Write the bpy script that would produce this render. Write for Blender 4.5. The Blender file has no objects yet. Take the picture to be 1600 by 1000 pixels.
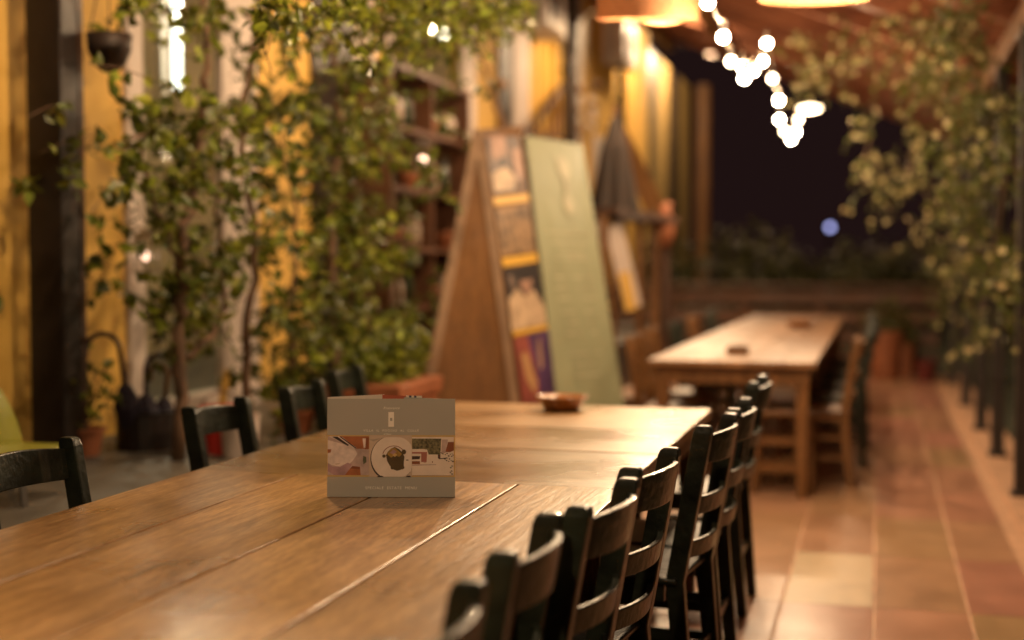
import bpy, math, random
from mathutils import Vector, Matrix
random.seed(7)
S = bpy.context.scene
R = math.radians
col = S.collection

# ------------------------------------------------------------------ camera, night sky, exposure
CAMZ = 1.34
YAW, PITCH = R(15.33), math.atan2(90, 2083 / 1.0)
FPX = 2083.0
cam_d = bpy.data.cameras.new('camera'); cam = bpy.data.objects.new('camera', cam_d); col.objects.link(cam)
cam.location = (0, 0, CAMZ)
cam.rotation_euler = (R(90) - PITCH, 0, YAW)
cam_d.sensor_width = 36; cam_d.lens = FPX / 1600 * 36
cam_d.clip_start = 0.05; cam_d.clip_end = 500
cam_d.dof.use_dof = True; cam_d.dof.focus_distance = 3.22
cam_d.dof.aperture_fstop = 1.15; cam_d.dof.aperture_blades = 0
S.camera = cam
w = bpy.data.worlds.new('World'); S.world = w; w.use_nodes = True
bg = w.node_tree.nodes['Background']
bg.inputs[0].default_value = (0.0135, 0.0062, 0.0060, 1); bg.inputs[1].default_value = 0.9
S.view_settings.view_transform = 'Standard'; S.view_settings.look = 'None'
S.view_settings.exposure = 0.03; S.view_settings.gamma = 1
S.cycles.use_denoising = True
S.cycles.sample_clamp_indirect = 4
S.cycles.max_bounces = 6
WARM = (1.0, 0.69, 0.40)
def lamp(loc, power, color=WARM, radius=0.05, name='bulb_light'):
    l = bpy.data.lights.new(name, 'POINT'); l.energy = power; l.color = color; l.shadow_soft_size = radius
    o = bpy.data.objects.new(name, l); o.location = loc; col.objects.link(o); return o

# ------------------------------------------------------------------ pixel -> world helpers (1600 x 1000 frame)
_rt = Vector((math.cos(YAW), math.sin(YAW), 0))
_fw = Vector((-math.sin(YAW) * math.cos(PITCH), math.cos(YAW) * math.cos(PITCH), -math.sin(PITCH)))
_up = _rt.cross(_fw)
C0 = Vector((0, 0, CAMZ))
def ray(px, py): return _rt * (px - 800) + _up * (500 - py) + _fw * FPX
def hx(px, py, X): d = ray(px, py); return C0 + d * (X / d.x)
def hz(px, py, Z): d = ray(px, py); return C0 + d * ((Z - CAMZ) / d.z)
def hy(px, py, Y): d = ray(px, py); return C0 + d * (Y / d.y)
def dp(px, py, z): return C0 + ray(px, py) * (z / FPX)

# ------------------------------------------------------------------ materials
def _nt(name):
    m = bpy.data.materials.new(name); m.use_nodes = True
    nt = m.node_tree; return m, nt, nt.nodes['Principled BSDF']
def lin(nt, a, b): nt.links.new(a, b)
def mat(name, c, rough=0.6, metal=0.0, var=0.25, scale=8.0, bump=0.0, bscale=60.0, coat=0.0, island=0.0, hue2=None, transl=0.0, stretch=(1, 1, 1)):
    m, nt, p = _nt(name)
    N = nt.nodes
    tc = N.new('ShaderNodeTexCoord'); mp = N.new('ShaderNodeMapping'); mp.inputs['Scale'].default_value = stretch
    lin(nt, tc.outputs['Object'], mp.inputs[0])
    no = N.new('ShaderNodeTexNoise'); no.inputs['Scale'].default_value = scale; no.inputs['Detail'].default_value = 6
    lin(nt, mp.outputs[0], no.inputs['Vector'])
    rp = N.new('ShaderNodeValToRGB')
    c2 = hue2 or tuple(min(1, x * (1 + var)) for x in c)
    c1 = tuple(x * (1 - var) for x in c)
    rp.color_ramp.elements[0].color = (*c1, 1); rp.color_ramp.elements[1].color = (*c2, 1)
    rp.color_ramp.elements[0].position = 0.3; rp.color_ramp.elements[1].position = 0.7
    lin(nt, no.outputs[0], rp.inputs[0])
    out = rp.outputs[0]
    if island:
        g = N.new('ShaderNodeNewGeometry'); hs = N.new('ShaderNodeHueSaturation')
        mr = N.new('ShaderNodeMapRange'); mr.inputs[3].default_value = 1 - island; mr.inputs[4].default_value = 1 + island
        lin(nt, g.outputs['Random Per Island'], mr.inputs[0]); lin(nt, mr.outputs[0], hs.inputs['Value'])
        mr2 = N.new('ShaderNodeMapRange'); mr2.inputs[3].default_value = 0.48; mr2.inputs[4].default_value = 0.52
        wn = N.new('ShaderNodeTexWhiteNoise'); wn.noise_dimensions = '1D'
        lin(nt, g.outputs['Random Per Island'], wn.inputs['W']); lin(nt, wn.outputs[0], mr2.inputs[0]); lin(nt, mr2.outputs[0], hs.inputs['Hue'])
        lin(nt, out, hs.inputs['Color']); out = hs.outputs[0]
    lin(nt, out, p.inputs['Base Color'])
    rr = N.new('ShaderNodeMapRange'); rr.inputs[3].default_value = rough * 0.85; rr.inputs[4].default_value = min(1, rough * 1.15)
    lin(nt, no.outputs[0], rr.inputs[0]); lin(nt, rr.outputs[0], p.inputs['Roughness'])
    p.inputs['Metallic'].default_value = metal
    p.inputs['Coat Weight'].default_value = coat
    if bump:
        n2 = N.new('ShaderNodeTexNoise'); n2.inputs['Scale'].default_value = bscale; n2.inputs['Detail'].default_value = 4
        lin(nt, mp.outputs[0], n2.inputs['Vector'])
        b = N.new('ShaderNodeBump'); b.inputs['Strength'].default_value = bump; b.inputs['Distance'].default_value = 0.01
        lin(nt, n2.outputs[0], b.inputs['Height']); lin(nt, b.outputs[0], p.inputs['Normal'])
    if transl:
        tr = N.new('ShaderNodeBsdfTranslucent'); lin(nt, out, tr.inputs[0])
        mx = N.new('ShaderNodeMixShader'); mx.inputs[0].default_value = transl
        lin(nt, p.outputs[0], mx.inputs[1]); lin(nt, tr.outputs[0], mx.inputs[2])
        lin(nt, mx.outputs[0], N['Material Output'].inputs[0])
    return m
def wood(name, dark, light, axis='Y', rough=0.35, coat=0.15, fine=1.0, spec=0.5, streak=0.5):
    m, nt, p = _nt(name); N = nt.nodes
    tc = N.new('ShaderNodeTexCoord'); g = N.new('ShaderNodeNewGeometry')
    ad = N.new('ShaderNodeVectorMath'); ad.operation = 'MULTIPLY_ADD'
    cmb = N.new('ShaderNodeCombineXYZ')
    for i in range(3): lin(nt, g.outputs['Random Per Island'], cmb.inputs[i])
    ad.inputs[1].default_value = (37, 37, 37)
    lin(nt, cmb.outputs[0], ad.inputs[0]); lin(nt, tc.outputs['Object'], ad.inputs[2])
    mp = N.new('ShaderNodeMapping')
    sc = {'Y': (9, 0.9, 9), 'X': (0.9, 9, 9), 'Z': (9, 9, 0.9)}[axis]
    mp.inputs['Scale'].default_value = tuple(s * fine for s in sc)
    lin(nt, ad.outputs[0], mp.inputs[0])
    n1 = N.new('ShaderNodeTexNoise'); n1.inputs['Scale'].default_value = 1.3; n1.inputs['Detail'].default_value = 8; n1.inputs['Distortion'].default_value = 1.6
    n1.inputs['Roughness'].default_value = 0.62
    lin(nt, mp.outputs[0], n1.inputs['Vector'])
    n2 = N.new('ShaderNodeTexNoise'); n2.inputs['Scale'].default_value = 7; n2.inputs['Detail'].default_value = 5; n2.inputs['Distortion'].default_value = 0.6
    lin(nt, mp.outputs[0], n2.inputs['Vector'])
    n3 = N.new('ShaderNodeTexNoise'); n3.inputs['Scale'].default_value = 2.2; n3.inputs['Detail'].default_value = 3
    lin(nt, ad.outputs[0], n3.inputs['Vector'])
    rp = N.new('ShaderNodeValToRGB'); e = rp.color_ramp.elements
    e[0].color = (*dark, 1); e[0].position = 0.28; e[1].color = (*light, 1); e[1].position = 0.66
    lin(nt, n1.outputs[0], rp.inputs[0])
    mx = N.new('ShaderNodeMix'); mx.data_type = 'RGBA'; mx.blend_type = 'MULTIPLY'; mx.inputs['Factor'].default_value = streak
    r2 = N.new('ShaderNodeValToRGB'); r2.color_ramp.elements[0].color = (0.45, 0.38, 0.34, 1); r2.color_ramp.elements[0].position = 0.34
    r2.color_ramp.elements[1].color = (1, 1, 1, 1); r2.color_ramp.elements[1].position = 0.56
    lin(nt, n2.outputs[0], r2.inputs[0]); lin(nt, rp.outputs[0], mx.inputs[6]); lin(nt, r2.outputs[0], mx.inputs[7])
    n4 = N.new('ShaderNodeTexNoise'); n4.inputs['Scale'].default_value = 26; n4.inputs['Detail'].default_value = 4; lin(nt, mp.outputs[0], n4.inputs['Vector'])
    r4 = N.new('ShaderNodeValToRGB'); r4.color_ramp.elements[0].color = (0.66, 0.6, 0.55, 1); r4.color_ramp.elements[0].position = 0.38; r4.color_ramp.elements[1].color = (1.05, 1.03, 1, 1); r4.color_ramp.elements[1].position = 0.6
    lin(nt, n4.outputs[0], r4.inputs[0])
    m4 = N.new('ShaderNodeMix'); m4.data_type = 'RGBA'; m4.blend_type = 'MULTIPLY'; m4.inputs['Factor'].default_value = 0.75; lin(nt, mx.outputs[2], m4.inputs[6]); lin(nt, r4.outputs[0], m4.inputs[7])
    vo = N.new('ShaderNodeTexVoronoi'); vo.inputs['Scale'].default_value = 1.0; mk = N.new('ShaderNodeMapping'); mk.inputs['Scale'].default_value = {'Y': (3.6, 1.7, 1), 'X': (1.7, 3.6, 1), 'Z': (3.6, 3.6, 1.7)}[axis]
    nw = N.new('ShaderNodeTexNoise'); nw.inputs['Scale'].default_value = 9; wa = N.new('ShaderNodeVectorMath'); wa.operation = 'MULTIPLY_ADD'; wa.inputs[1].default_value = (.06, .06, .06)
    lin(nt, ad.outputs[0], nw.inputs['Vector']); lin(nt, nw.outputs['Color'], wa.inputs[0]); lin(nt, ad.outputs[0], wa.inputs[2]); lin(nt, wa.outputs[0], mk.inputs[0]); lin(nt, mk.outputs[0], vo.inputs['Vector'])
    rk_ = N.new('ShaderNodeValToRGB'); rk_.color_ramp.elements[0].color = (0.34, 0.24, 0.17, 1); rk_.color_ramp.elements[0].position = 0.03; rk_.color_ramp.elements[1].color = (1, 1, 1, 1); rk_.color_ramp.elements[1].position = 0.13
    lin(nt, vo.outputs['Distance'], rk_.inputs[0])
    m5 = N.new('ShaderNodeMix'); m5.data_type = 'RGBA'; m5.blend_type = 'MULTIPLY'; m5.inputs['Factor'].default_value = 0.8; lin(nt, m4.outputs[2], m5.inputs[6]); lin(nt, rk_.outputs[0], m5.inputs[7])
    mx = m5
    mx2 = N.new('ShaderNodeMix'); mx2.data_type = 'RGBA'; mx2.blend_type = 'MULTIPLY'; mx2.inputs['Factor'].default_value = 0.45
    r3 = N.new('ShaderNodeValToRGB'); r3.color_ramp.elements[0].color = (0.6, 0.52, 0.45, 1); r3.color_ramp.elements[0].position = 0.35
    r3.color_ramp.elements[1].color = (1.0, 0.97, 0.92, 1); r3.color_ramp.elements[1].position = 0.6
    lin(nt, n3.outputs[0], r3.inputs[0]); lin(nt, mx.outputs[2], mx2.inputs[6]); lin(nt, r3.outputs[0], mx2.inputs[7])
    hs = N.new('ShaderNodeHueSaturation'); mr = N.new('ShaderNodeMapRange'); mr.inputs[3].default_value = 0.76; mr.inputs[4].default_value = 1.16
    lin(nt, g.outputs['Random Per Island'], mr.inputs[0]); lin(nt, mr.outputs[0], hs.inputs['Value']); lin(nt, mx2.outputs[2], hs.inputs['Color'])
    lin(nt, hs.outputs[0], p.inputs['Base Color'])
    rr = N.new('ShaderNodeMapRange'); rr.inputs[3].default_value = rough * 0.35; rr.inputs[4].default_value = rough * 1.75
    lin(nt, n3.outputs[0], rr.inputs[0]); lin(nt, rr.outputs[0], p.inputs['Roughness'])
    p.inputs['Coat Weight'].default_value = coat; p.inputs['Coat Roughness'].default_value = 0.2
    p.inputs['Specular IOR Level'].default_value = spec
    b = N.new('ShaderNodeBump'); b.inputs['Strength'].default_value = 0.35; b.inputs['Distance'].default_value = 0.004
    lin(nt, n2.outputs[0], b.inputs['Height']); lin(nt, b.outputs[0], p.inputs['Normal']); lin(nt, b.outputs[0], p.inputs['Coat Normal'])
    return m
def emit(name, c, s):
    m, nt, p = _nt(name)
    p.inputs['Base Color'].default_value = (0.8, 0.8, 0.8, 1)
    p.inputs['Emission Color'].default_value = (*c, 1); p.inputs['Emission Strength'].default_value = s
    return m
def glass(name, tint=(0.9, 0.95, 0.9)):
    m, nt, p = _nt(name); N = nt.nodes
    tr = N.new('ShaderNodeBsdfTransparent'); tr.inputs[0].default_value = (*tint, 1)
    gl = N.new('ShaderNodeBsdfGlossy'); gl.inputs['Roughness'].default_value = 0.03
    lw = N.new('ShaderNodeLayerWeight'); lw.inputs[0].default_value = 0.5
    pw = N.new('ShaderNodeMath'); pw.operation = 'POWER'; pw.inputs[1].default_value = 9.0; lin(nt, lw.outputs['Facing'], pw.inputs[0])
    mx = N.new('ShaderNodeMixShader'); lin(nt, pw.outputs[0], mx.inputs[0])
    lin(nt, tr.outputs[0], mx.inputs[1]); lin(nt, gl.outputs[0], mx.inputs[2])
    lin(nt, mx.outputs[0], N['Material Output'].inputs[0]); return m

M = {}
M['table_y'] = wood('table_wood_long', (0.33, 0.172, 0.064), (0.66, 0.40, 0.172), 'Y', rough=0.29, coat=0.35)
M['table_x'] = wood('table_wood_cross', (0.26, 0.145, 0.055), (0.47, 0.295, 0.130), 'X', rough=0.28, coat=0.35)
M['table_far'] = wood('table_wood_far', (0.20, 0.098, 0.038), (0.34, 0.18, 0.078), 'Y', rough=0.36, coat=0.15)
M['brown_wood'] = wood('brown_wood', (0.13, 0.057, 0.016), (0.27, 0.128, 0.038), 'Z', rough=0.45, coat=0.1)
M['brown_x'] = wood('brown_wood_cross', (0.13, 0.057, 0.016), (0.27, 0.128, 0.038), 'X', rough=0.45, coat=0.1)
M['shelf_wood'] = wood('shelf_wood', (0.07, 0.027, 0.012), (0.14, 0.06, 0.025), 'Z', rough=0.5, coat=0.0)
M['ply'] = wood('panel_wood', (0.15, 0.066, 0.013), (0.235, 0.108, 0.025), 'Z', rough=0.6, coat=0.0, streak=0.3)
M['roof_wood'] = wood('roof_boards', (0.24, 0.08, 0.035), (0.42, 0.16, 0.07), 'X', rough=0.6, coat=0.0)
M['dark_wood'] = wood('dark_wood', (0.05, 0.025, 0.015), (0.10, 0.05, 0.03), 'Z', rough=0.5, coat=0.0)
M['green_paint'] = mat('dark_green_paint', (0.013, 0.017, 0.010), 0.36, var=0.6, scale=14, bump=0.35, bscale=40, coat=0.18)
M['rush'] = mat('rush_seat', (0.28, 0.17, 0.07), 0.8, bump=0.6, bscale=120)
M['yellow'] = mat('yellow_render', (0.64, 0.385, 0.075), 0.75, var=0.22, scale=2.2, bump=0.3, bscale=20, stretch=(1, 1, 0.35))
M['white'] = mat('off_white_paint', (0.62, 0.52, 0.45), 0.6, var=0.12, scale=3, bump=0.15)
M['black'] = mat('black_paint', (0.022, 0.015, 0.012), 0.45, var=0.2, bump=0.1)
M['inside'] = mat('interior_plaster', (0.30, 0.22, 0.14), 0.8, var=0.3, scale=1.5)
M['glass'] = glass('window_glass')
M['grey_stone'] = mat('walkway_stone', (0.085, 0.075, 0.06), 0.55, var=0.25, scale=3, bump=0.3, bscale=30)
M['ac'] = mat('ac_plastic', (0.62, 0.56, 0.50), 0.5, var=0.06)
M['ac_dark'] = mat('ac_grille', (0.12, 0.10, 0.09), 0.5, var=0.1)
M['bark'] = mat('bark', (0.14, 0.08, 0.045), 0.85, var=0.4, scale=20, bump=0.8, bscale=40, stretch=(1, 1, 0.2))
M['leaf'] = mat('ivy_leaf', (0.088, 0.108, 0.014), 0.42, var=0.3, scale=5, island=0.5, transl=0.3)
M['leaf_lit'] = mat('lit_leaf', (0.24, 0.27, 0.028), 0.45, var=0.3, scale=5, island=0.45, transl=0.35)  # lighter copy of the leaf colour, light on the leaves painted in
M['leaf_dark'] = mat('shrub_leaf', (0.075, 0.085, 0.012), 0.5, var=0.3, scale=5, island=0.5, transl=0.25)
M['petal'] = mat('jasmine_petal', (0.64, 0.55, 0.25), 0.6, var=0.1, transl=0.3, island=0.15)
M['terracotta'] = mat('terracotta', (0.28, 0.095, 0.038), 0.6, var=0.2, bump=0.2)
M['glaze'] = mat('glazed_clay', (0.27, 0.105, 0.025), 0.25, var=0.25, scale=20, coat=0.5)
M['wicker'] = None
M['rope'] = mat('cable', (0.02, 0.018, 0.015), 0.6)
M['cord_lit'] = mat('string_cable', (0.6, 0.45, 0.3), 0.6)
M['metal'] = mat('dull_metal', (0.35, 0.33, 0.3), 0.35, metal=0.9, var=0.1)
M['soil'] = mat('soil', (0.03, 0.02, 0.014), 0.95, var=0.4, bump=0.6)

# ------------------------------------------------------------------ mesh builder
OFF = {}
class MB:
    def __init__(s): s.v = []; s.f = []; s.m = []
    def add(s, vs, fs, mi=0):
        b = len(s.v); s.v += [tuple(v) for v in vs]
        for f in fs: s.f.append([b + i for i in f]); s.m.append(mi)
    def box(s, c, sz, rz=0.0, mi=0, mtx=None):
        x, y, z = (q / 2 for q in sz)
        vs = [Vector((i * x, j * y, k * z)) for i in (-1, 1) for j in (-1, 1) for k in (-1, 1)]
        if mtx is None: mtx = Matrix.Rotation(rz, 3, 'Z')
        vs = [mtx @ v + Vector(c) for v in vs]
        s.add(vs, [(0, 1, 3, 2), (4, 6, 7, 5), (0, 4, 5, 1), (2, 3, 7, 6), (0, 2, 6, 4), (1, 5, 7, 3)], mi)
    def span(s, a, b, mi=0):
        a, b = Vector(a), Vector(b); s.box((a + b) / 2, [abs(q) for q in (b - a)], 0, mi)
    def beam(s, p0, p1, w, d, mi=0, up=(0, 0, 1), taper=1.0):
        p0, p1 = Vector(p0), Vector(p1); t = (p1 - p0).normalized(); u = Vector(up)
        if abs(t.dot(u)) > 0.98: u = Vector((0, 1, 0))
        a = t.cross(u).normalized(); b = a.cross(t).normalized()
        vs = []
        for p, k in ((p0, 1.0), (p1, taper)):
            for i, j in ((-1, -1), (1, -1), (1, 1), (-1, 1)): vs.append(p + a * i * w / 2 * k + b * j * d / 2 * k)
        s.add(vs, [(3, 2, 1, 0), (4, 5, 6, 7), (0, 1, 5, 4), (1, 2, 6, 5), (2, 3, 7, 6), (3, 0, 4, 7)], mi)
    def strip(s, secs, mi=0):            # list of cross-section loops (same count) joined, capped
        n = len(secs[0]); vs = [q for sec in secs for q in sec]; fs = []
        for k in range(len(secs) - 1):
            for i in range(n): fs.append((k * n + i, k * n + (i + 1) % n, (k + 1) * n + (i + 1) % n, (k + 1) * n + i))
        fs.append(tuple(range(n))[::-1]); fs.append(tuple((len(secs) - 1) * n + i for i in range(n)))
        s.add(vs, fs, mi)
    def tube(s, pts, r, n=8, mi=0):
        pts = [Vector(p) for p in pts]; secs = []; a0 = None
        for i, p in enumerate(pts):
            t = (pts[min(i + 1, len(pts) - 1)] - pts[max(i - 1, 0)]).normalized()
            if a0 is None: a0 = t.orthogonal().normalized()
            a0 = (a0 - t * a0.dot(t)).normalized(); b = t.cross(a0)
            rr = r[i] if isinstance(r, (list, tuple)) else r
            secs.append([p + (a0 * math.cos(q) + b * math.sin(q)) * rr for q in [2 * math.pi * k / n for k in range(n)]])
        s.strip(secs, mi)
    def lathe(s, c, prof, n=28, mi=0, closed=False):   # prof [(r,z)]
        c = Vector(c); vs = []; fs = []
        for r, z in prof:
            for k in range(n): a = 2 * math.pi * k / n; vs.append(c + Vector((r * math.cos(a), r * math.sin(a), z)))
        for i in range(len(prof) - 1):
            for k in range(n): fs.append((i * n + k, i * n + (k + 1) % n, (i + 1) * n + (k + 1) % n, (i + 1) * n + k))
        if not closed:
            fs.append(tuple(range(n))[::-1]); fs.append(tuple((len(prof) - 1) * n + k for k in range(n)))
        else:
            i = len(prof) - 1
            for k in range(n): fs.append((i * n + k, i * n + (k + 1) % n, (k + 1) % n, k))
        s.add(vs, fs, mi)
    def ball(s, c, r, n=10, mi=0, sz=1.0):
        s.lathe(c, [(max(1e-4, r * math.sin(math.pi * i / n)), -r * sz * math.cos(math.pi * i / n)) for i in range(n + 1)], n + 4, mi)
    def build(s, name, mats, parent=None, bevel=0.0, smooth=False, seg=2):
        me = bpy.data.meshes.new(name); o = bpy.data.objects.new(name, me)
        if parent is not None: off = OFF[parent]
        else:
            xs, ys, zs = zip(*s.v); off = Vector(((min(xs) + max(xs)) / 2, (min(ys) + max(ys)) / 2, min(zs))); o.location = off
        me.from_pydata([(x - off[0], y - off[1], z - off[2]) for x, y, z in s.v], [], s.f)
        if not isinstance(mats, (list, tuple)): mats = [mats]
        for m in mats: me.materials.append(m)
        me.polygons.foreach_set('material_index', s.m)
        if smooth: me.polygons.foreach_set('use_smooth', [True] * len(s.f))
        me.update(); me.validate()
        col.objects.link(o)
        if parent is not None: o.parent = parent
        OFF[o] = Vector(off)
        if bevel:
            b = o.modifiers.new('bevel', 'BEVEL'); b.width = bevel; b.segments = seg; b.limit_method = 'ANGLE'; b.angle_limit = R(35)
        return o
def tag(o, label=None, cat=None, group=None, kind=None):
    if label: o['label'] = label
    if cat: o['category'] = cat
    if group: o['group'] = group
    if kind: o['kind'] = kind
    return o
def thing(name, loc, label, cat, group=None):
    o = bpy.data.objects.new(name, None); o.location = loc; o.empty_display_size = 0.1; col.objects.link(o)
    OFF[o] = Vector(loc); return tag(o, label, cat, group)
def copy_tree(o, parent=None):
    c = o.copy(); col.objects.link(c)
    if parent is not None: c.parent = parent
    OFF[c] = Vector(OFF[o])
    for ch in [q for q in o.children]: copy_tree(ch, c)
    return c

# ================================================================== SETTING
g = MB(); g.add([(-150, -60, -0.12), (150, -60, -0.12), (150, 250, -0.12), (-150, 250, -0.12)], [(0, 1, 2, 3)])
tag(g.build('garden_ground', mat('night_ground', (0.03, 0.035, 0.015), 0.95, bump=0.5, bscale=3)), kind='structure')
# terrace: long terracotta tiles over a grout bed
g = MB(); g.span((-2.6, -3, -0.11), (0.98, 16.4, 0.0))
tag(g.build('terrace_grout', mat('grout', (0.42, 0.24, 0.14), 0.6, var=0.2)), kind='structure')
t = MB()
x0 = -2.8
Ycr = hz(1305, 945, 0.004).y
TL = 0.95
nx = 0
for i in range(-7, 2):
    xa = i * 0.35
    if xa < -2.6: continue
    j = -9
    for j in range(-9, 12):
        ya = Ycr + j * TL
        if ya + TL > 16.4: continue
        mi = 1 if (i == -1 and j == 0) or (i == -5 and j in (4, 5)) else 0
        t.span((xa + 0.007, ya + 0.002, 0.0), (min(xa + 0.343, 0.62), ya + TL - 0.002, 0.004), mi)
def tile_mat():
    m = mat('terracotta_tile', (0.35, 0.188, 0.108), 0.30, var=0.14, scale=3.5, island=0.07, bump=0.18, bscale=7, coat=0.12)
    return m
tag(t.build('terrace_tiles', [tile_mat(), mat('cream_tile', (0.42, 0.31, 0.185), 0.4, var=0.1)]), kind='structure')
k = MB(); k.span((0.712, -3, 0.0), (0.98, 16.4, 0.02))
tag(k.build('terrace_edge_strip', mat('edge_strip', (0.43, 0.25, 0.15), 0.5, var=0.15)), kind='structure')
PZ = 0.50
XW = -3.6
p = MB(); p.span((-6.8, -3, -0.12), (-2.601, 30, PZ))
tag(p.build('raised_walkway', M['grey_stone'], bevel=0.01), kind='structure')

# ---------------- building
BL = thing('restaurant_building', (XW, 8, 0), 'yellow rendered building with pale door frames behind the climbing plants', 'building')
def yw(px): return hx(px, 400, XW).y
wall = MB()
WT = 5.2
def wseg(pa, pb, mi=0, z0=PZ, z1=WT, x=XW, th=0.25):
    wall.span((x - th, yw(pa) if pa is not None else -2, z0), (x, yw(pb) if pb is not None else 30, z1), mi)
wseg(-60, 20); wseg(20, 195); wseg(402, 548); wseg(582, 600); wseg(742, 1012)
wall_o = wall.build('wall', M['yellow'], BL)
# openings: interior room, frames, panes
def opening(pa, pb, name, frames, top=3.9):
    ya, yb = yw(pa), yw(pb)
    fr = MB()
    for (a, b) in frames: fr.span((XW - 0.035, yw(a), PZ), (XW + 0.02, yw(b), top))
    fr.span((XW - 0.085, ya, top), (XW + 0.045, yb, top + 0.12)); fr.span((XW - 0.078, ya + 0.01, PZ), (XW + 0.04, yb - 0.01, PZ + 0.12))
    d = MB(); d.span((XW - 0.03, ya + 0.02, PZ + 0.10), (XW - 0.02, yb - 0.02, top))
    f = fr.build(name, M['white'], BL, bevel=0.006); d.build('pane', M['glass'], f)
    lint = MB(); lint.span((XW - 0.25, ya - 0.0, top + 0.121), (XW - 0.001, yb, WT)); lint.build('lintel', M['yellow'], BL)
opening(196, 402, 'glazed_door', [(197, 222), (345, 400)])
opening(600, 742, 'glazed_door', [(601, 612), (724, 741)])
inn = MB()
YE = yw(770) + 3.4
inn.span((-6.6, yw(-40), PZ + 0.002), (-6.5, YE, 4.4)); inn.span((-6.6, yw(-45), PZ), (-3.86, yw(-40), 4.4)); inn.span((-6.499, YE - 0.1, PZ), (-3.86, YE, 4.4))
inn.span((-6.6, yw(-45), 4.41), (-3.86, YE, 4.5))
inn.build('interior_wall', M['inside'], BL)
# shelving seen inside the first door
sh = MB()
for zz in (1.0, 1.5, 2.0): sh.span((-5.2, yw(240), zz), (-4.9, yw(330), zz + 0.04))
for pp in (240, 285, 330): sh.span((-5.21, yw(pp), PZ), (-4.89, yw(pp) + 0.04, 2.3))
sh.build('inner_shelf', M['dark_wood'], BL)
# far part of the facade: pale and yellow strips, dark reveals, brown end post
tr = MB()
for a, b, zt in ((549, 581, 4.4), (797, 822, 4.6), (893, 903, 4.6), (925, 945, 3.0)):
    tr = MB(); tr.span((XW + 0.001, yw(a), PZ), (XW + 0.04, yw(b), zt)); tr.build('white_pilaster', M['white'], BL, bevel=0.005)
dk = MB()
for a, b in ((486, 547), (776, 795)):
    dk = MB(); dk.span((XW + 0.002, yw(a), PZ), (XW + 0.035, yw(b), 4.9)); dk.build('dark_reveal', M['black'], BL)
bt = MB()
y = yw(825)
while y < yw(1008):
    bt.span((XW + 0.001, y, PZ), (XW + 0.022, y + 0.05, 4.9)); y += 0.42
bt.build('batten', M['yellow'], BL)
en = MB()
for a, b, mi in ((1013, 1020, 1), (1020, 1044, 0), (1044, 1060, 1), (1060, 1078, 0)): en.span((XW - 0.2, yw(a), 0), (XW - 0.01, yw(b), 4.8), mi)
en.build('dim_wall_end', [mat('dim_yellow', (0.30, 0.19, 0.05), 0.7), M['black']], BL)  # far end of the yellow wall, its dimness painted in as olive
for a, r in ((878, 0.07), (958, 0.07)):
    q = MB(); yy = yw(a); q.tube([(XW + 0.11, yy, PZ), (XW + 0.11, yy, 4.9)], r, 12)
    for zz in (1.2, 2.4, 3.6): q.box((XW + 0.06, yy, zz), (0.12, 0.18, 0.03))
    q.build('drain_pipe', M['black'], BL, smooth=False)
q = MB(); q.tube([hx(1097, 400, -3.4) * 1.0 - Vector((0, 0, 1.4)), hx(1097, 400, -3.4) + Vector((0, 0, 3.4))], 0.14, 12)
tag(q.build('timber_post', M['brown_wood']), 'tall brown timber post at the far end of the yellow building', 'post')

# tube light inside the door
tl = thing('tube_light', hx(278, 150, -4.6), 'upright white fluorescent tube glowing behind the left glass door', 'tube light')
a, b = hx(277, 138, -4.6), hx(281, -60, -4.6)
q = MB(); q.tube([(-4.6, a.y, a.z), (-4.6, a.y, a.z + 1.05)], 0.03, 12); q.build('tube', emit('tube_glow', (1, 0.93, 0.86), 4), tl, smooth=True)
q = MB(); q.box((-4.72, a.y, a.z + 0.5), (0.06, 0.07, 1.3)); q.build('batten_housing', M['ac'], tl)
lamp((-4.4, a.y, a.z + 0.5), 60, (1, 0.80, 0.6), 0.1)
tl2 = thing('ceiling_light', hx(700, 40, -4.4), 'white glowing ceiling light inside the second glass door', 'ceiling light')
c2 = hx(700, 44, -4.3); q = MB(); q.box((-4.3, c2.y, c2.z), (0.3, 1.3, 0.10)); q.build('diffuser', emit('ceil_glow', (1, 0.85, 0.68), 2.2), tl2, bevel=0.02)
q = MB(); q.box((-4.3, c2.y, c2.z + 0.07), (0.34, 1.36, 0.04)); q.build('housing', M['ac'], tl2)
lamp((-4.2, c2.y, c2.z - 0.3), 110, (1, 0.82, 0.6), 0.1)

# AC units
def ac(pc, py0, h, label):
    y0 = hx(pc, 200, -3.28).y; zb = hx(pc, py0, -3.28).z
    r = thing('air_conditioner', (XW, y0, zb), label, 'air conditioner', 'air conditioners on the yellow wall')
    q = MB(); q.span((-3.58, y0, zb), (-3.28, y0 + 0.95, zb + h)); q.build('casing', M['ac'], r, bevel=0.015)
    q = MB(); cy = y0 + 0.4
    q.tube([(-3.279, cy, zb + h / 2), (-3.262, cy, zb + h / 2)], 0.2, 20)
    for i in range(5): q.span((-3.262, cy - 0.2, zb + 0.1 + i * h * 0.18), (-3.252, cy + 0.2, zb + 0.115 + i * h * 0.18))
    q.build('fan_grille', M['ac_dark'], r)
    q = MB()
    for i in range(9): q.span((-3.52, y0 - 0.008, zb + 0.07 + i * h * 0.09), (-3.40, y0 - 0.002, zb + 0.085 + i * h * 0.09))
    q.build('side_louvre', M['ac_dark'], r)
    for yy in (0.12, 0.8): q = MB(); q.span((XW, y0 + yy, zb - 0.05), (-3.26, y0 + yy + 0.05, zb - 0.001)); q.build('bracket', M['ac'], r)
ac(852, 34, 0.62, 'larger white air conditioner box high on the yellow wall, nearer the camera')
ac(975, 90, 0.60, 'smaller-looking white air conditioner box farther along the yellow wall')

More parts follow.
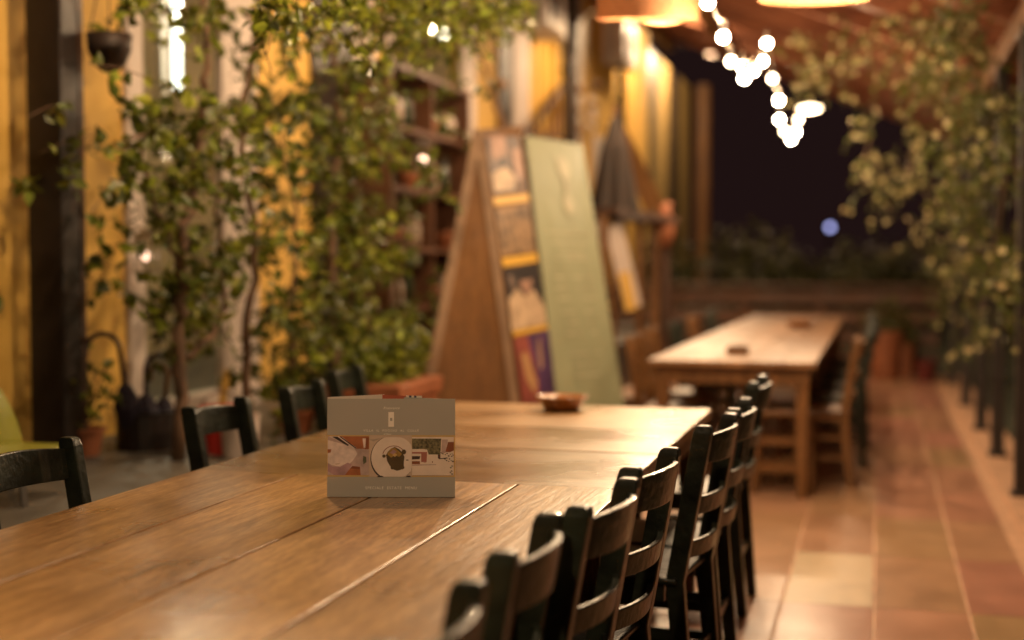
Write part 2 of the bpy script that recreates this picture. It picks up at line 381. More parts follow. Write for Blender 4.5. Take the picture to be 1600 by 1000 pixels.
# ---------------- pergola roof
XR = 0.86
def zr(x): return 2.84 + 0.40 * (XR - x)
YA, YB = 1.5, 17.2
PG = thing('pergola_roof', (0, YB, 0), 'brown timber lean-to roof sloping from the building down to the black posts', 'roof')
q = MB()
yy = YA
xs = (-3.6, XR + 0.25)
while yy < YB:
    q.add([(xs[0], yy, zr(xs[0]) + 0.14), (xs[1], yy, zr(xs[1]) + 0.14), (xs[1], yy + 0.19, zr(xs[1]) + 0.14), (xs[0], yy + 0.19, zr(xs[0]) + 0.14),
           (xs[0], yy, zr(xs[0]) + 0.17), (xs[1], yy, zr(xs[1]) + 0.17), (xs[1], yy + 0.19, zr(xs[1]) + 0.17), (xs[0], yy + 0.19, zr(xs[0]) + 0.17)],
          [(0, 1, 2, 3), (7, 6, 5, 4), (0, 4, 5, 1), (1, 5, 6, 2), (2, 6, 7, 3), (3, 7, 4, 0)]); yy += 0.2
q.build('roof_boards', M['roof_wood'], PG)
yy = YA + 0.6
while yy < YB:
    q = MB(); q.beam((xs[0], yy, zr(xs[0]) + 0.06), (xs[1], yy, zr(xs[1]) + 0.06), 0.10, 0.16); q.build('rafter', M['roof_wood'], PG, bevel=0.008); yy += 1.15
q = MB(); q.beam((XR - 0.04, YA, zr(XR) - 0.10), (XR - 0.04, YB, zr(XR) - 0.10), 0.10, 0.16); q.beam((-1.6, YA, zr(-1.6) - 0.11), (-1.6, YB, zr(-1.6) - 0.11), 0.12, 0.17)
q.build('purlin', M['brown_wood'], PG, bevel=0.008)
q = MB(); q.beam((-2.6, YA, zr(-2.6) - 0.10), (-2.6, YB, zr(-2.6) - 0.10), 0.1, 0.14); q.build('wall_plate', M['brown_wood'], PG)

# black posts on the right, from near to far
plist = [(8.2, 'nearest'), (9.7, 'second'), (11.2, 'third'), (13.1, 'fourth'), (15.4, 'farthest')]
for z, nm in plist:
    X = 0.80; Y = z * 0.99
    if z == 8.2: Y = 8.0
    o = thing('terrace_post', (X, Y, 0), {'nearest': 'black square post at the right edge, nearest to the camera of the row', 'second': 'black post second from the camera on the right terrace edge',
        'third': 'black post third from the camera under the flowering vine', 'fourth': 'black post fourth from the camera on the right terrace edge', 'farthest': 'black post at the far end of the right terrace edge'}[nm], 'post', 'black posts along the terrace edge')
    q = MB(); q.span((X - 0.042, Y - 0.042, 0.02), (X + 0.042, Y + 0.042, zr(X) - 0.19)); q.build('shaft', M['black'], o, bevel=0.006)
    q = MB(); q.span((X - 0.06, Y - 0.06, 0.021), (X + 0.06, Y + 0.06, 0.05)); q.build('foot_plate', M['black'], o, bevel=0.004)

# black pillar and yellow pilaster by the left edge
q = MB()
a = hx(103, 690, -3.3)
pl = thing('black_pillar', (a.x, a.y, PZ), 'thick black pillar standing before the yellow wall at the left edge', 'pillar')
q.span((-3.47, a.y, PZ), (-3.3, a.y + 0.13, 4.6)); q.build('shaft', M['black'], pl, bevel=0.01)
q = MB(); q.span((-3.36, a.y + 0.132, PZ), (-3.30, a.y + 0.165, 4.6)); q.build('edge_trim', M['dark_wood'], pl)

# ---------------- night garden behind
fe = thing('low_fence', (-1.4, 16.3, 0), 'low brown timber fence closing the far end of the terrace', 'fence')
M['fence'] = wood('weathered_fence', (0.06, 0.028, 0.014), (0.13, 0.06, 0.03), 'X', rough=0.6, coat=0.0)
for X in [-3.4 + i * 0.9 for i in range(5)]: q = MB(); q.span((X, 16.28, 0.0), (X + 0.09, 16.37, 1.05)); q.build('fence_post', M['fence'], fe)
q = MB()
for i in range(4): q.span((-3.5, 16.25, 0.12 + i * 0.24), (0.7, 16.279, 0.29 + i * 0.24))
q.build('rail_board', M['fence'], fe, bevel=0.006)
q = MB(); q.span((-3.5, 16.2, 1.052), (0.7, 16.42, 1.09)); q.build('cap_rail', M['fence'], fe, bevel=0.006)

# ------------------------------------------------------------------ foliage
def leaf(mb, c, L, W, mi=0, down=0.4):
    d = Vector((random.gauss(0, 1), random.gauss(0, 1), random.gauss(-down, 0.7))).normalized()
    sd = d.cross(Vector((random.gauss(0, 1), random.gauss(0, 1), random.gauss(0.6, 1)))).normalized()
    n = d.cross(sd); c = Vector(c)
    a = c; tip = c + d * L - n * L * 0.12
    l1 = c + d * L * 0.35 + sd * W / 2 + n * W * 0.18; r1 = c + d * L * 0.35 - sd * W / 2 + n * W * 0.18
    l2 = c + d * L * 0.72 + sd * W * 0.3 + n * W * 0.05; r2 = c + d * L * 0.72 - sd * W * 0.3 + n * W * 0.05
    m1 = c + d * L * 0.4; m2 = c + d * L * 0.74 - n * L * 0.03
    mb.add([a, l1, m1, r1, l2, m2, r2, tip], [(0, 2, 1), (0, 3, 2), (1, 2, 5, 4), (2, 3, 6, 5), (4, 5, 7), (5, 6, 7)], mi)
def flower(mb, c, r, mi=0):
    ax = Vector((random.gauss(-0.6, 0.6), random.gauss(-1, 0.6), random.gauss(0, 0.6))).normalized()
    u = ax.orthogonal().normalized(); v = ax.cross(u); c = Vector(c); vs = [c]; fs = []
    n = 5; ph = random.random() * 6
    for k in range(n):
        t0 = ph + 2 * math.pi * k / n
        for dt, rr, h in ((-0.42, 0.72, 0.15), (0, 1.0, 0.3), (0.42, 0.72, 0.15)):
            vs.append(c + (u * math.cos(t0 + dt) + v * math.sin(t0 + dt)) * r * rr + ax * r * h)
        b = 1 + 3 * k; fs.append((0, b, b + 1, b + 2))
    mb.add(vs, fs, mi)
def plant(name, X, clusters, stems, label, cat, L=0.074, mats=None, dens=1.4, group=None, xs=0.22, zbase=PZ):
    """clusters (px,py,rx,ry,n) laid on the plane of the trellis at depth X; stems lists of (px,py)"""
    base = hx(stems[0][0][0], stems[0][0][1], X)
    r = thing(name, (X, base.y, zbase), label, cat, group)
    for st, rad in stems_iter(stems):
        pts = []; q = MB()
        for (a, b) in zip(st[:-1], st[1:]):
            for k in range(5):
                f = k / 5; pts.append(hx(a[0] + (b[0] - a[0]) * f, a[1] + (b[1] - a[1]) * f, X) + Vector((random.uniform(-.02, .02), random.uniform(-.03, .03), 0)))
        pts.append(hx(*st[-1], X)); pts[0].z = zbase if st[0][1] > 600 else pts[0].z
        q.tube(pts, [rad * (1 - 0.6 * i / len(pts)) for i in range(len(pts))], 7)
        q.build('stem', M['bark'], r, smooth=True)
    f = MB()
    for (px, py, rx, ry, n) in clusters:
        n = int(n * dens)
        twigs = max(2, n // 9)
        for _ in range(twigs):
            a = random.gauss(0, 0.42); b = random.gauss(0, 0.45)
            c = hx(px + a * rx, py + b * ry, X) + Vector((random.gauss(0, xs), 0, 0))
            dr = Vector((random.gauss(0, .4), random.gauss(0, .6), random.gauss(-.5, .5))).normalized()
            tl = random.uniform(0.12, 0.28)
            f.tube([c, c + dr * tl * 0.5 + Vector((0, 0, 0.015)), c + dr * tl], 0.0022, 3, 2)
            for k in range(random.randint(6, 11)):
                leaf(f, c + dr * tl * (k / 9.0) + Vector((random.gauss(0, .012), random.gauss(0, .012), random.gauss(0, .012))), L * random.uniform(0.6, 1.25), L * random.uniform(0.45, 0.75), 0 if random.random() < 0.65 else 1)
    f.build('foliage', [(mats or (M['leaf'], M['leaf_lit']))[0], (mats or (M['leaf'], M['leaf_lit']))[1], M['bark']], r)
    return r
def stems_iter(st):
    for s in st:
        rad = s[-1] if not isinstance(s[-1], tuple) else 0.02
        yield [q for q in s if isinstance(q, tuple)], rad

plant('climbing_plant', -2.85,
      [(225, 160, 30, 20, 30), (300, 180, 55, 45, 110), (245, 225, 40, 30, 50), (205, 212, 12, 8, 8), (180, 240, 12, 8, 7), (186, 292, 12, 8, 8), (262, 270, 45, 28, 80), (300, 292, 35, 22, 60),
       (246, 335, 28, 36, 50), (305, 368, 35, 40, 60), (262, 425, 45, 40, 70), (320, 440, 30, 45, 60), (300, 500, 35, 35, 40), (245, 480, 28, 16, 20), (175, 128, 18, 12, 8), (285, 15, 50, 14, 40), (230, 8, 30, 12, 20)],
      [[(284, 690), (288, 520), (280, 400), (306, 290), (318, 170), (322, 60), (318, -30), 0.03], [(292, 560), (345, 500), (352, 380), (330, 260), 0.016], [(284, 430), (250, 330), (215, 210), (182, 235), 0.01]],
      'ivy-like climber on the thick brown stem between the yellow pilaster and glass door', 'climbing plant', group='climbing plants before the yellow wall')
plant('climbing_plant', -2.8,
      [(370, 195, 45, 38, 90), (425, 165, 42, 45, 80), (400, 245, 45, 28, 70), (350, 255, 25, 20, 35), (388, 355, 36, 28, 60), (435, 372, 40, 26, 70), (468, 335, 28, 38, 50),
       (430, 425, 36, 36, 60), (398, 480, 30, 30, 45), (455, 520, 38, 46, 80), (440, 590, 34, 36, 60), (370, 60, 40, 40, 40), (440, 60, 30, 30, 30), (400, 15, 60, 14, 45)],
      [[(392, 690), (385, 520), (398, 380), (380, 200), (395, 40), (400, -30), 0.022], [(460, 690), (452, 500), (465, 330), (430, 160), 0.014]],
      'loose climber hiding the right frame of the glass door, yellow wall showing through', 'climbing plant', group='climbing plants before the yellow wall')
plant('climbing_plant', -2.75,
      [(500, 100, 36, 36, 80), (490, 160, 48, 48, 150), (545, 190, 34, 48, 110), (515, 255, 48, 48, 170), (535, 325, 42, 50, 160), (552, 395, 46, 48, 160), (505, 420, 36, 44, 90),
       (560, 470, 50, 44, 160), (585, 530, 50, 40, 150), (610, 580, 42, 26, 90), (520, 520, 38, 40, 90), (500, 590, 32, 34, 60), (530, 50, 36, 30, 50), (640, 545, 26, 36, 50)],
      [[(520, 690), (528, 520), (515, 380), (535, 200), (520, 40), (525, -30), 0.03], [(590, 640), (575, 500), (560, 300), (530, 150), 0.015]],
      'densest leafy green climber in front of the white pilaster', 'climbing plant', dens=1.25, group='climbing plants before the yellow wall')
plant('climbing_plant', -2.75,
      [(620, 130, 32, 36, 60), (612, 215, 36, 50, 90), (600, 310, 30, 50, 80), (628, 395, 34, 46, 80), (645, 470, 26, 44, 60), (590, 165, 24, 36, 40), (655, 180, 24, 30, 25), (590, 80, 30, 30, 30)],
      [[(640, 640), (630, 500), (612, 350), (618, 180), (600, 60), (590, -20), 0.018]],
      'thin darker climber in front of the brown shelf unit, right of the dense one', 'climbing plant', dens=0.75, mats=(M['leaf_dark'], M['leaf']), group='climbing plants before the yellow wall')
plant('hanging_vine', -1.95,
      [(480, 6, 40, 12, 30), (540, 10, 40, 14, 40), (600, 14, 40, 18, 55), (655, 20, 40, 20, 60), (705, 22, 40, 18, 60), (760, 12, 40, 16, 45), (810, 5, 26, 10, 20), (430, 4, 30, 10, 20)],
      [[(400, -12), (500, -6), (620, -4), (740, -8), (880, -20), 0.008]],
      'bright green vine trailing along the top edge of the picture', 'vine', mats=(M['leaf_lit'], M['leaf']), L=0.055, zbase=2.6, xs=0.08, dens=4.5)

def pot_plant(name, loc, r, h, n, spread, label, L=0.07, mats=None, potm='terracotta', cat='potted plant', tall=0.5):
    t0 = thing(name, loc, label, cat); x, y, z = loc
    q = MB(); q.lathe(loc, [(r * 0.7, 0), (r * 0.95, h * 0.85), (r * 1.06, h * 0.86), (r * 1.08, h), (r * 0.94, h), (r * 0.9, h * 0.88), (0.001, h * 0.87)], 20)
    q.build('pot', M[potm], t0, smooth=False)
    f = MB()
    for _ in range(n // 8):
        a = random.random() * 6.28; d = Vector((math.cos(a) * random.random() * spread, math.sin(a) * random.random() * spread, random.uniform(0.3, 1) * tall))
        b = Vector((x, y, z + h * 0.9)); f.tube([b, b + d * 0.6, b + d], 0.004, 4, 2)
        for k in range(9): leaf(f, b + d * random.uniform(0.35, 1.05) + Vector([random.gauss(0, 0.03) for _ in range(3)]), L * random.uniform(.6, 1.2), L * random.uniform(.35, .6), k % 2)
    f.build('foliage', [*(mats or (M['leaf'], M['leaf_lit'])), M['bark']], t0)
    return t0
a = hz(168, 704, PZ); pot_plant('potted_plant', (-3.33, a.y - 0.15, PZ), 0.09, 0.12, 110, 0.16, 'small leafy plant at the foot of the yellow pilaster by the umbrellas', tall=0.36)
a = hz(425, 690, PZ); pot_plant('potted_plant', (-2.75, 6.0, PZ), 0.11, 0.12, 160, 0.2, 'low yellow-green potted plant behind the left row of chairs', mats=(M['leaf_lit'], M['leaf']), tall=0.36)
# terracotta trough
a = hx(575, 605, -2.35); b = hx(662, 605, -2.35)
tp = thing('terracotta_trough', (-2.4, a.y, 0), 'terracotta trough planter behind the wooden table, left of the sign board', 'planter')
q = MB(); q.span((-2.55, a.y, 0.0), (-2.2, b.y - 0.2, a.z)); q.span((-2.57, a.y - 0.02, a.z - 0.07), (-2.18, b.y - 0.18, a.z + 0.01)); q.build('trough', M['terracotta'], tp, bevel=0.01)
f = MB()
for _ in range(60):
    c = Vector((random.uniform(-2.52, -2.25), random.uniform(a.y, b.y - 0.2), a.z)); d = Vector((random.gauss(0, .08), random.gauss(0, .1), random.uniform(.1, .4)))
    for k in range(9): leaf(f, c + d * k / 8, 0.07 * random.uniform(.6, 1.2), 0.035, k % 2)
f.build('foliage', [M['leaf'], M['leaf_lit']], tp)

# hanging basket by the pilaster
M['umbp'] = mat('dark_clay', (.03, .016, .010), .6, var=.4)
c = hx(171, 112, -3.2)
hb = thing('hanging_pot', c, 'dark round pot hanging on the yellow pilaster at upper left', 'hanging pot')
q = MB(); q.lathe(c, [(0.03, 0), (0.065, 0.03), (0.092, 0.09), (0.098, 0.16), (0.088, 0.16), (0.08, 0.09), (0.001, 0.04)], 18); q.build('pot', M['umbp'], hb, smooth=True)
q = MB()
for k in range(3):
    an = k * 2.1; q.tube([c + Vector((0.09 * math.cos(an), 0.09 * math.sin(an), 0.16)), c + Vector((0, 0, 0.55))], 0.003, 4)
q.tube([c + Vector((0, 0, 0.55)), c + Vector((0, 0, 1.6))], 0.003, 4); q.build('hanger', M['rope'], hb)

# jasmine: right side
jc = []
def jas(name, clusters, label, L=0.045, dens=1.45, fl=0.14, vis=True, group='flowering vines on the right'):
    px, py, z = clusters[0][:3]
    r = thing(name, dp(px, py, z), label, 'flowering vine', group)
    f = MB(); fb = MB(); sb = MB()
    pts = [dp(c[0], c[1], c[2]) for c in clusters]
    for a_, b_ in zip(pts[:-1], pts[1:]):
        mid = (a_ + b_) / 2 + Vector((random.gauss(0, .05), random.gauss(0, .05), random.gauss(0, .08))); sb = MB(); sb.tube([a_, mid, b_], 0.008, 5); sb.build('stem', M['bark'], r)
    for (px, py, z, rx, ry, n) in clusters:
        c0 = dp(px, py, z)
        for _ in range(int(n * dens / 8) + 1):
            c = dp(px + random.gauss(0, .55) * rx, py + random.gauss(0, .55) * ry, z + random.gauss(0, .35))
            dr = Vector((random.gauss(0, .5), random.gauss(0, .5), random.gauss(-.6, .4))).normalized(); tl = random.uniform(.12, .3)
            f.tube([c, c + dr * tl], 0.002, 3, 2)
            for k in range(8): leaf(f, c + dr * tl * k / 8, L * random.uniform(.7, 1.3), L * random.uniform(.4, .6), k % 2)
            for k in range(2):
                if random.random() < fl * 3.6: flower(fb, c + dr * tl * random.random() + Vector([random.gauss(0, .03) for _ in range(3)]), random.uniform(.02, .031))
    f.build('foliage', [M['leaf'], M['leaf'], M['bark']], r); fb.build('blossom', M['petal'], r)
jas('jasmine_vine', [(1500, 50, 8.0, 60, 60, 420), (1520, 150, 8.3, 50, 60, 400), (1460, 110, 8.6, 34, 50, 160), (1490, 250, 8.6, 45, 60, 240), (1520, 330, 8.6, 40, 60, 240), (1540, 420, 8.8, 34, 50, 200), (1530, 500, 9.4, 24, 40, 100), (1580, 220, 7.6, 40, 90, 300), (1590, 420, 7.8, 30, 80, 200)],
    'flowering jasmine curtain hanging over the nearest black posts at the right edge', fl=0.055)
jas('jasmine_vine', [(1240, 60, 10.0, 30, 24, 40), (1290, 85, 10.2, 30, 26, 60), (1350, 60, 10.0, 36, 20, 60), (1390, 90, 10.0, 40, 26, 90), (1440, 110, 9.8, 34, 30, 100), (1262, 110, 10.4, 24, 18, 40), (1310, 128, 10.6, 30, 14, 30), (1480, 30, 9.4, 50, 26, 120), (1400, 20, 9.6, 40, 16, 60)],
    'jasmine sprays with pale flowers spreading under the brown roof rafters', fl=0.15)
jas('jasmine_vine', [(1345, 200, 10.5, 16, 22, 30), (1350, 250, 10.5, 20, 24, 45), (1375, 295, 10.5, 26, 18, 45), (1410, 270, 10.5, 24, 26, 45), (1430, 215, 10.3, 30, 24, 60), (1462, 330, 10.3, 24, 30, 60)],
    'jasmine tendril drooping below the roof edge against the black night', fl=0.22)
jas('jasmine_vine', [(1470, 390, 12.0, 28, 34, 90), (1478, 450, 12.4, 26, 34, 80), (1500, 400, 11.4, 24, 60, 90)], 'jasmine growing lower down beside the far black posts', fl=0.08)

# shrubs beyond the fence
M['hedge'] = mat('hedge_leaf', (0.045, 0.045, 0.010), 0.55, var=0.3, scale=5, island=0.4, transl=0.2)
def shrub(px, py, z, rx, ry, n, label):
    c = dp(px, py, z); r = thing('garden_shrub', (c.x, c.y, -0.12), label, 'shrub', 'shrubs beyond the fence')
    q = MB(); q.tube([(c.x, c.y, -0.12), (c.x + .04, c.y, c.z)], [0.04, 0.02], 6); q.build('trunk', M['bark'], r)
    f = MB()
    for _ in range(n):
        v = Vector((random.gauss(0, .5), random.gauss(0, .5), random.gauss(0, .5)))
        if v.length > 1.1: continue
        leaf(f, c + Vector((v.x * rx, v.y * rx, v.z * ry)), .13 * random.uniform(.6, 1.3), .07, _ % 2)
    f.build('foliage', [M['hedge'], M['hedge']], r)
shrub(1040, 440, 17.6, 0.6, 0.6, 600, 'leftmost dim shrub beyond the low fence')
shrub(1165, 425, 17.5, 0.7, 0.7, 900, 'tallest green shrub beyond the low fence, above the far table')
shrub(1235, 440, 18.0, 0.5, 0.5, 500, 'small shrub right of the tallest one beyond the fence')
shrub(1350, 440, 17.6, 0.7, 0.6, 800, 'broad low shrub beyond the fence below the small blue light')
shrub(1430, 450, 17.4, 0.5, 0.6, 500, 'shrub beyond the fence beside the black posts')

# distant street lamp
c = dp(1297, 355, 60)
sl = thing('street_lamp', (c.x, c.y, -0.12), 'tiny distant blue-white lamp in the dark beyond the terrace', 'street lamp')
q = MB(); q.tube([(c.x, c.y, -0.12), (c.x, c.y, c.z - 0.15)], 0.05, 8); q.build('pole', M['black'], sl)
q = MB(); q.ball(c, 0.12, 10); q.build('lamp_globe', emit('blue_lamp', (0.42, 0.45, 0.9), 4.0), sl, smooth=True)
q = MB(); q.lathe((c.x, c.y, c.z + 0.12), [(0.16, 0.0), (0.12, 0.03), (0.02, 0.06)], 12); q.build('lamp_cap', M['black'], sl)

# ================================================================== TABLES
def leg_table(name, x0, x1, y0, y1, h, label, boards, axis, tmat, legm, gap=0.005, thick=0.035, over=0.03, group='wooden dining tables', inset=0.05):
    r = thing(name, ((x0 + x1) / 2, (y0 + y1) / 2, 0), label, 'table', group)
    q = MB(); n = len(boards) - 1
    for i in range(n):
        a_, b_ = boards[i], boards[i + 1]
        if axis == 'Y': q.span((a_ + gap / 2, y0, h - thick), (b_ - gap / 2, y1, h))
        else: q.span((x0, a_ + gap / 2, h - thick), (x1, b_ - gap / 2, h))
    q.build('tabletop', tmat, r, bevel=0.003, seg=2)
    q = MB(); az0, az1 = h - thick - 0.10, h - thick - 0.001; i2 = inset
    q.span((x0 + i2, y0 + i2, az0), (x1 - i2, y0 + i2 + 0.022, az1)); q.span((x0 + i2, y1 - i2 - 0.022, az0), (x1 - i2, y1 - i2, az1))
    q.span((x0 + i2, y0 + i2 + 0.023, az0), (x0 + i2 + 0.022, y1 - i2 - 0.023, az1)); q.span((x1 - i2 - 0.022, y0 + i2 + 0.023, az0), (x1 - i2, y1 - i2 - 0.023, az1))
    q.build('apron', legm, r, bevel=0.002)
    for sx in (x0 + i2 + 0.03, x1 - i2 - 0.03):
        for sy in (y0 + i2 + 0.03, y1 - i2 - 0.03):
            q = MB(); q.beam((sx, sy, az1 - 0.002), (sx, sy, 0.004), 0.078, 0.078, taper=0.72); q.build('leg', legm, r, bevel=0.004)
    return r
TH = 0.76
def tb(px, py, h=TH): return hz(px, py, h)
xe = [tb(308, 733).x, tb(464, 741).x, tb(638, 749).x, tb(809, 757).x, tb(975, 766).x]
yfar = (tb(308, 733).y + tb(809, 757).y) / 2
leg_table('dining_table', xe[0], xe[4], yfar - 2.5, yfar, TH, 'large table of four broad lengthwise planks nearest the camera, menu card on it', xe, 'Y', M['table_y'], M['brown_wood'], gap=0.006)
xa, xb = tb(336, 725, TH - .004).x, tb(1114, 637, TH - .004).x
y2 = [yfar + 0.012, tb(880, 704, TH - .004).y, tb(880, 669, TH - .004).y, tb(880, 632, TH - .004).y]
leg_table('dining_table', xa, xb, y2[0], y2[3], TH - 0.004, 'table of three broad crosswise boards behind the first, clay bowl on it', y2, 'X', M['table_x'], M['brown_wood'], gap=0.012)
print('TABLE', xe, yfar, xa, xb, y2)

FH = 0.78
fa = hz(1032, 553, FH); fb_ = hz(1275, 568, FH); fx0, fx1 = fa.x, fb_.x; fy = fb_.y + 0.05
print('FAR', fa, fb_)
lens = 1.72
names = ['long brown table in the rear row, nearest end with visible legs', 'second table of the rear row, lamp glare on its top edge', 'third table of the rear row, small box on it', 'last table of the rear row near the fence']
for i in range(4):
    ya = fy + i * (lens + 0.012)
    bd = [fx0 + (fx1 - fx0) * k / 5 for k in range(6)]
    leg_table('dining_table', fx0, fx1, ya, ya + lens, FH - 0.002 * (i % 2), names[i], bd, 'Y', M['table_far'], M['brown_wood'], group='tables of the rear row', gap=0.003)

# ------------------------------------------------------------------ chairs
def make_chair(loc0, m, label, group, seatm=None):
    """local: back plane at x=0 (posts), seat towards +x, width along y"""
    r = thing('dining_chair', (0, 0, 0), label, 'chair', group)
    hw = 0.165; ht = 0.892; rk = 0.18
    for s in (-1, 1):
        q = MB(); secs = []
        for z, w_ in ((0.0, 0.75), (0.25, 0.9), (0.45, 1.0), (0.66, 1.0), (ht - 0.020, 1.0), (ht - 0.006, 0.88), (ht, 0.62)):
            xo = -(z - 0.45) * rk if z > 0.45 else -(0.45 - z) * 0.09
            dx, dy = 0.026 * w_, 0.017 * (w_ if z < ht else 0.85)
            if z > 0.3: xo -= 0.0
            secs.append([(xo - dx, s * hw - dy, z), (xo + dx, s * hw - dy, z), (xo + dx, s * hw + dy, z), (xo - dx, s * hw + dy, z)])
        q.strip(secs); q.build('rear_leg', m, r, bevel=0.006, seg=3)
        q = MB(); q.beam((0.36, s * (hw + 0.015), 0.445), (0.37, s * (hw + 0.015), 0.0), 0.036, 0.036, taper=0.75); q.build('front_leg', m, r, bevel=0.004)
    def slat(name, zc, h, bow):
        q = MB(); secs = []; n = 12
        for i in range(n + 1):
            u = -1 + 2 * i / n; y = u * (hw - 0.010)
            b_ = bow * (1 - u * u)
            crown = 0.010 * (1 - u * u) if zc > 0.8 else 0
            th = 0.0075
            def xx(z): return -(z - 0.45) * rk - b_ - 0.012
            z0, z1 = zc - h / 2, zc + h / 2 + crown
            secs.append([(xx(z0) - th, y, z0), (xx(z0) + th, y, z0), (xx(z1) + th, y, z1), (xx(z1) - th, y, z1)])
        q.strip(secs); q.build(name, m, r, bevel=0.003)
    slat('top_rail', 0.824, 0.078, 0.036); slat('back_slat', 0.665, 0.052, 0.030); slat('back_slat', 0.54, 0.05, 0.03)
    q = MB()
    q.box((0.19, 0, 0.455), (0.40, 0.39, 0.022)); q.build('seat', seatm or m, r, bevel=0.008)
    q = MB()
    q.span((0.03, -hw - 0.012, 0.395), (0.345, -hw + 0.008, 0.443)); q.span((0.03, hw - 0.008, 0.395), (0.345, hw + 0.012, 0.443)); q.span((0.345, -hw + 0.01, 0.395), (0.365, hw - 0.01, 0.443))
    q.build('seat_frame', m, r)
    q = MB()
    for zz in (0.18, 0.30):
        q.beam((-0.015, -hw, zz), (0.36, -hw - 0.01, zz), 0.018, 0.026); q.beam((-0.015, hw, zz), (0.36, hw + 0.01, zz), 0.018, 0.026)
    q.beam((0.362, -hw, 0.24), (0.362, hw, 0.24), 0.018, 0.026); q.beam((-0.02, -hw, 0.22), (-0.02, hw, 0.22), 0.018, 0.026)
    q.build('stretcher', m, r)
    return r
proto = make_chair(None, M['green_paint'], '', 'dark green chairs along the right of the front tables')
used = [False]
def put(src, x, y, rz, label, group):
    o = src if not src.get('used') else copy_tree(src)
    src['used'] = 1
    if 'used' in o and o is not src: del o['used']
    o.location = (x, y, 0); o.rotation_euler = (0, 0, rz); o['label'] = label; o['group'] = group; o['category'] = 'chair'
    return o
# right row: centre of back from the near and far post-top pixels
PT = 0.885
right = [((600, 1010), (720, 914)), ((776, 868), (859, 805)), ((886, 792), (995, 752)), ((974, 731), (1056, 704)), ((1097, 666), (1142, 650)), ((1137, 641), (1170, 625)), ((1174, 600), (1192, 588))]
rl = ['nearest dark green chair of the right row, cut by the bottom edge', 'second dark green chair from the camera in the right row, out of focus', 'third dark green chair from the camera in the right row',
      'fourth dark green chair in the right row, tall post before the table end', 'fifth dark green chair in the right row, bright-edged top rail', 'sixth dark green chair in the right row, just beyond the table corner', 'farthest dark green chair of the right row, standing highest in the picture']
prev = None
for (pa, pb), lb in zip(right, rl):
    A, B = hz(*pa, PT), hz(*pb, PT); c = (A + B) / 2
    print('chair', [round(v, 2) for v in (A.x, A.y, B.x, B.y)], round((B - A).length, 3))
    ang = math.atan2((B - A).y, (B - A).x)          # direction of back, about 90deg
    rz = math.pi + (ang - math.pi / 2) * 0.5
    yc = c.y
    rake = (PT - 0.45) * 0.17
    put(proto, c.x - rake, yc, rz + random.uniform(-.05, .05), lb, 'dark green chairs along the right of the front tables')
left = [((-30, 712), (103, 690)), ((290, 640), (386, 622)), ((446, 609), (498, 593)), ((514, 584), (564, 568))]
ll = ['dark green chair at the lower left edge of the picture', 'dark green chair on the left with a glossy curved top rail, whole back visible', 'dark green chair third along the left side, partly behind the menu card side', 'farthest dark green chair on the left side, above the menu card']
for (pa, pb), lb in zip(left, ll):
    A, B = hz(*pa, PT), hz(*pb, PT); c = (A + B) / 2
    print('lchair', [round(v, 2) for v in (A.x, A.y, B.x, B.y)], round((B - A).length, 3))
    ang = math.atan2((B - A).y, (B - A).x); rz = (ang - math.pi / 2) * 0.5
    put(proto, c.x + (PT - 0.45) * 0.17, c.y, rz, lb, 'dark green chairs along the left of the front tables')
bproto = make_chair(None, M['brown_wood'], '', 'chairs around the rear tables')
G2 = 'chairs around the rear tables'
put(bproto, fx1 + 0.14, fy + 0.65, math.pi, 'brown wooden chair at the near right side of the rear tables', G2)
put(proto, fx1 + 0.20, fy + 1.5, math.pi, 'dark chair second along the right of the rear tables', G2)
put(proto, fx1 + 0.22, fy + 2.4, math.pi, 'dark chair third along the right of the rear tables', G2)
put(proto, fx1 + 0.2, fy + 3.5, math.pi, 'dark chair fourth along the right of the rear tables', G2)
put(proto, fx1 + 0.2, fy + 4.7, math.pi, 'dark chair at the far right end of the rear tables', G2)
for i, (dx, dy, s, lb) in enumerate([(0.05, 0.55, 0, 'brown wooden chair at the near left side of the rear tables'), (0.1, 1.5, 0, 'brown wooden chair second along the left of the rear tables'),
        (0.08, 2.5, 1, 'dark chair third along the left of the rear tables'), (0.1, 3.6, 0, 'brown wooden chair fourth along the left of the rear tables'), (0.1, 4.9, 1, 'dark chair farthest along the left of the rear tables')]):
    put(proto if s else bproto, fx0 - dx - 0.05, fy + dy, 0, lb, G2)
put(bproto, fx0 - 0.62, fy + 0.9, 0.5, 'brown wooden chair pulled back from the left of the rear tables', G2)
for o in list(col.objects):
    if 'used' in o: del o['used']

# stool under near end of rear table
sx, sy = hz(1218, 782, 0.004).x, fy + 0.30
st = thing('wooden_stool', (sx, sy, 0), 'brown stool tucked under the near end of the rear table', 'stool')
q = MB(); q.box((sx, sy, 0.475), (0.36, 0.32, 0.035)); q.build('seat', M['brown_x'], st, bevel=0.006)
for i in (-1, 1):
    for j in (-1, 1):
        q = MB(); q.beam((sx + i * 0.145, sy + j * 0.12, 0.457), (sx + i * 0.16, sy + j * 0.13, 0.004), 0.04, 0.04); q.build('leg', M['brown_wood'], st, bevel=0.003)
for zz in (0.15, 0.31):
    for j in (-1, 1): q = MB(); q.box((sx, sy + j * 0.125, zz), (0.29, 0.02, 0.045)); q.build('rung', M['brown_x'], st)

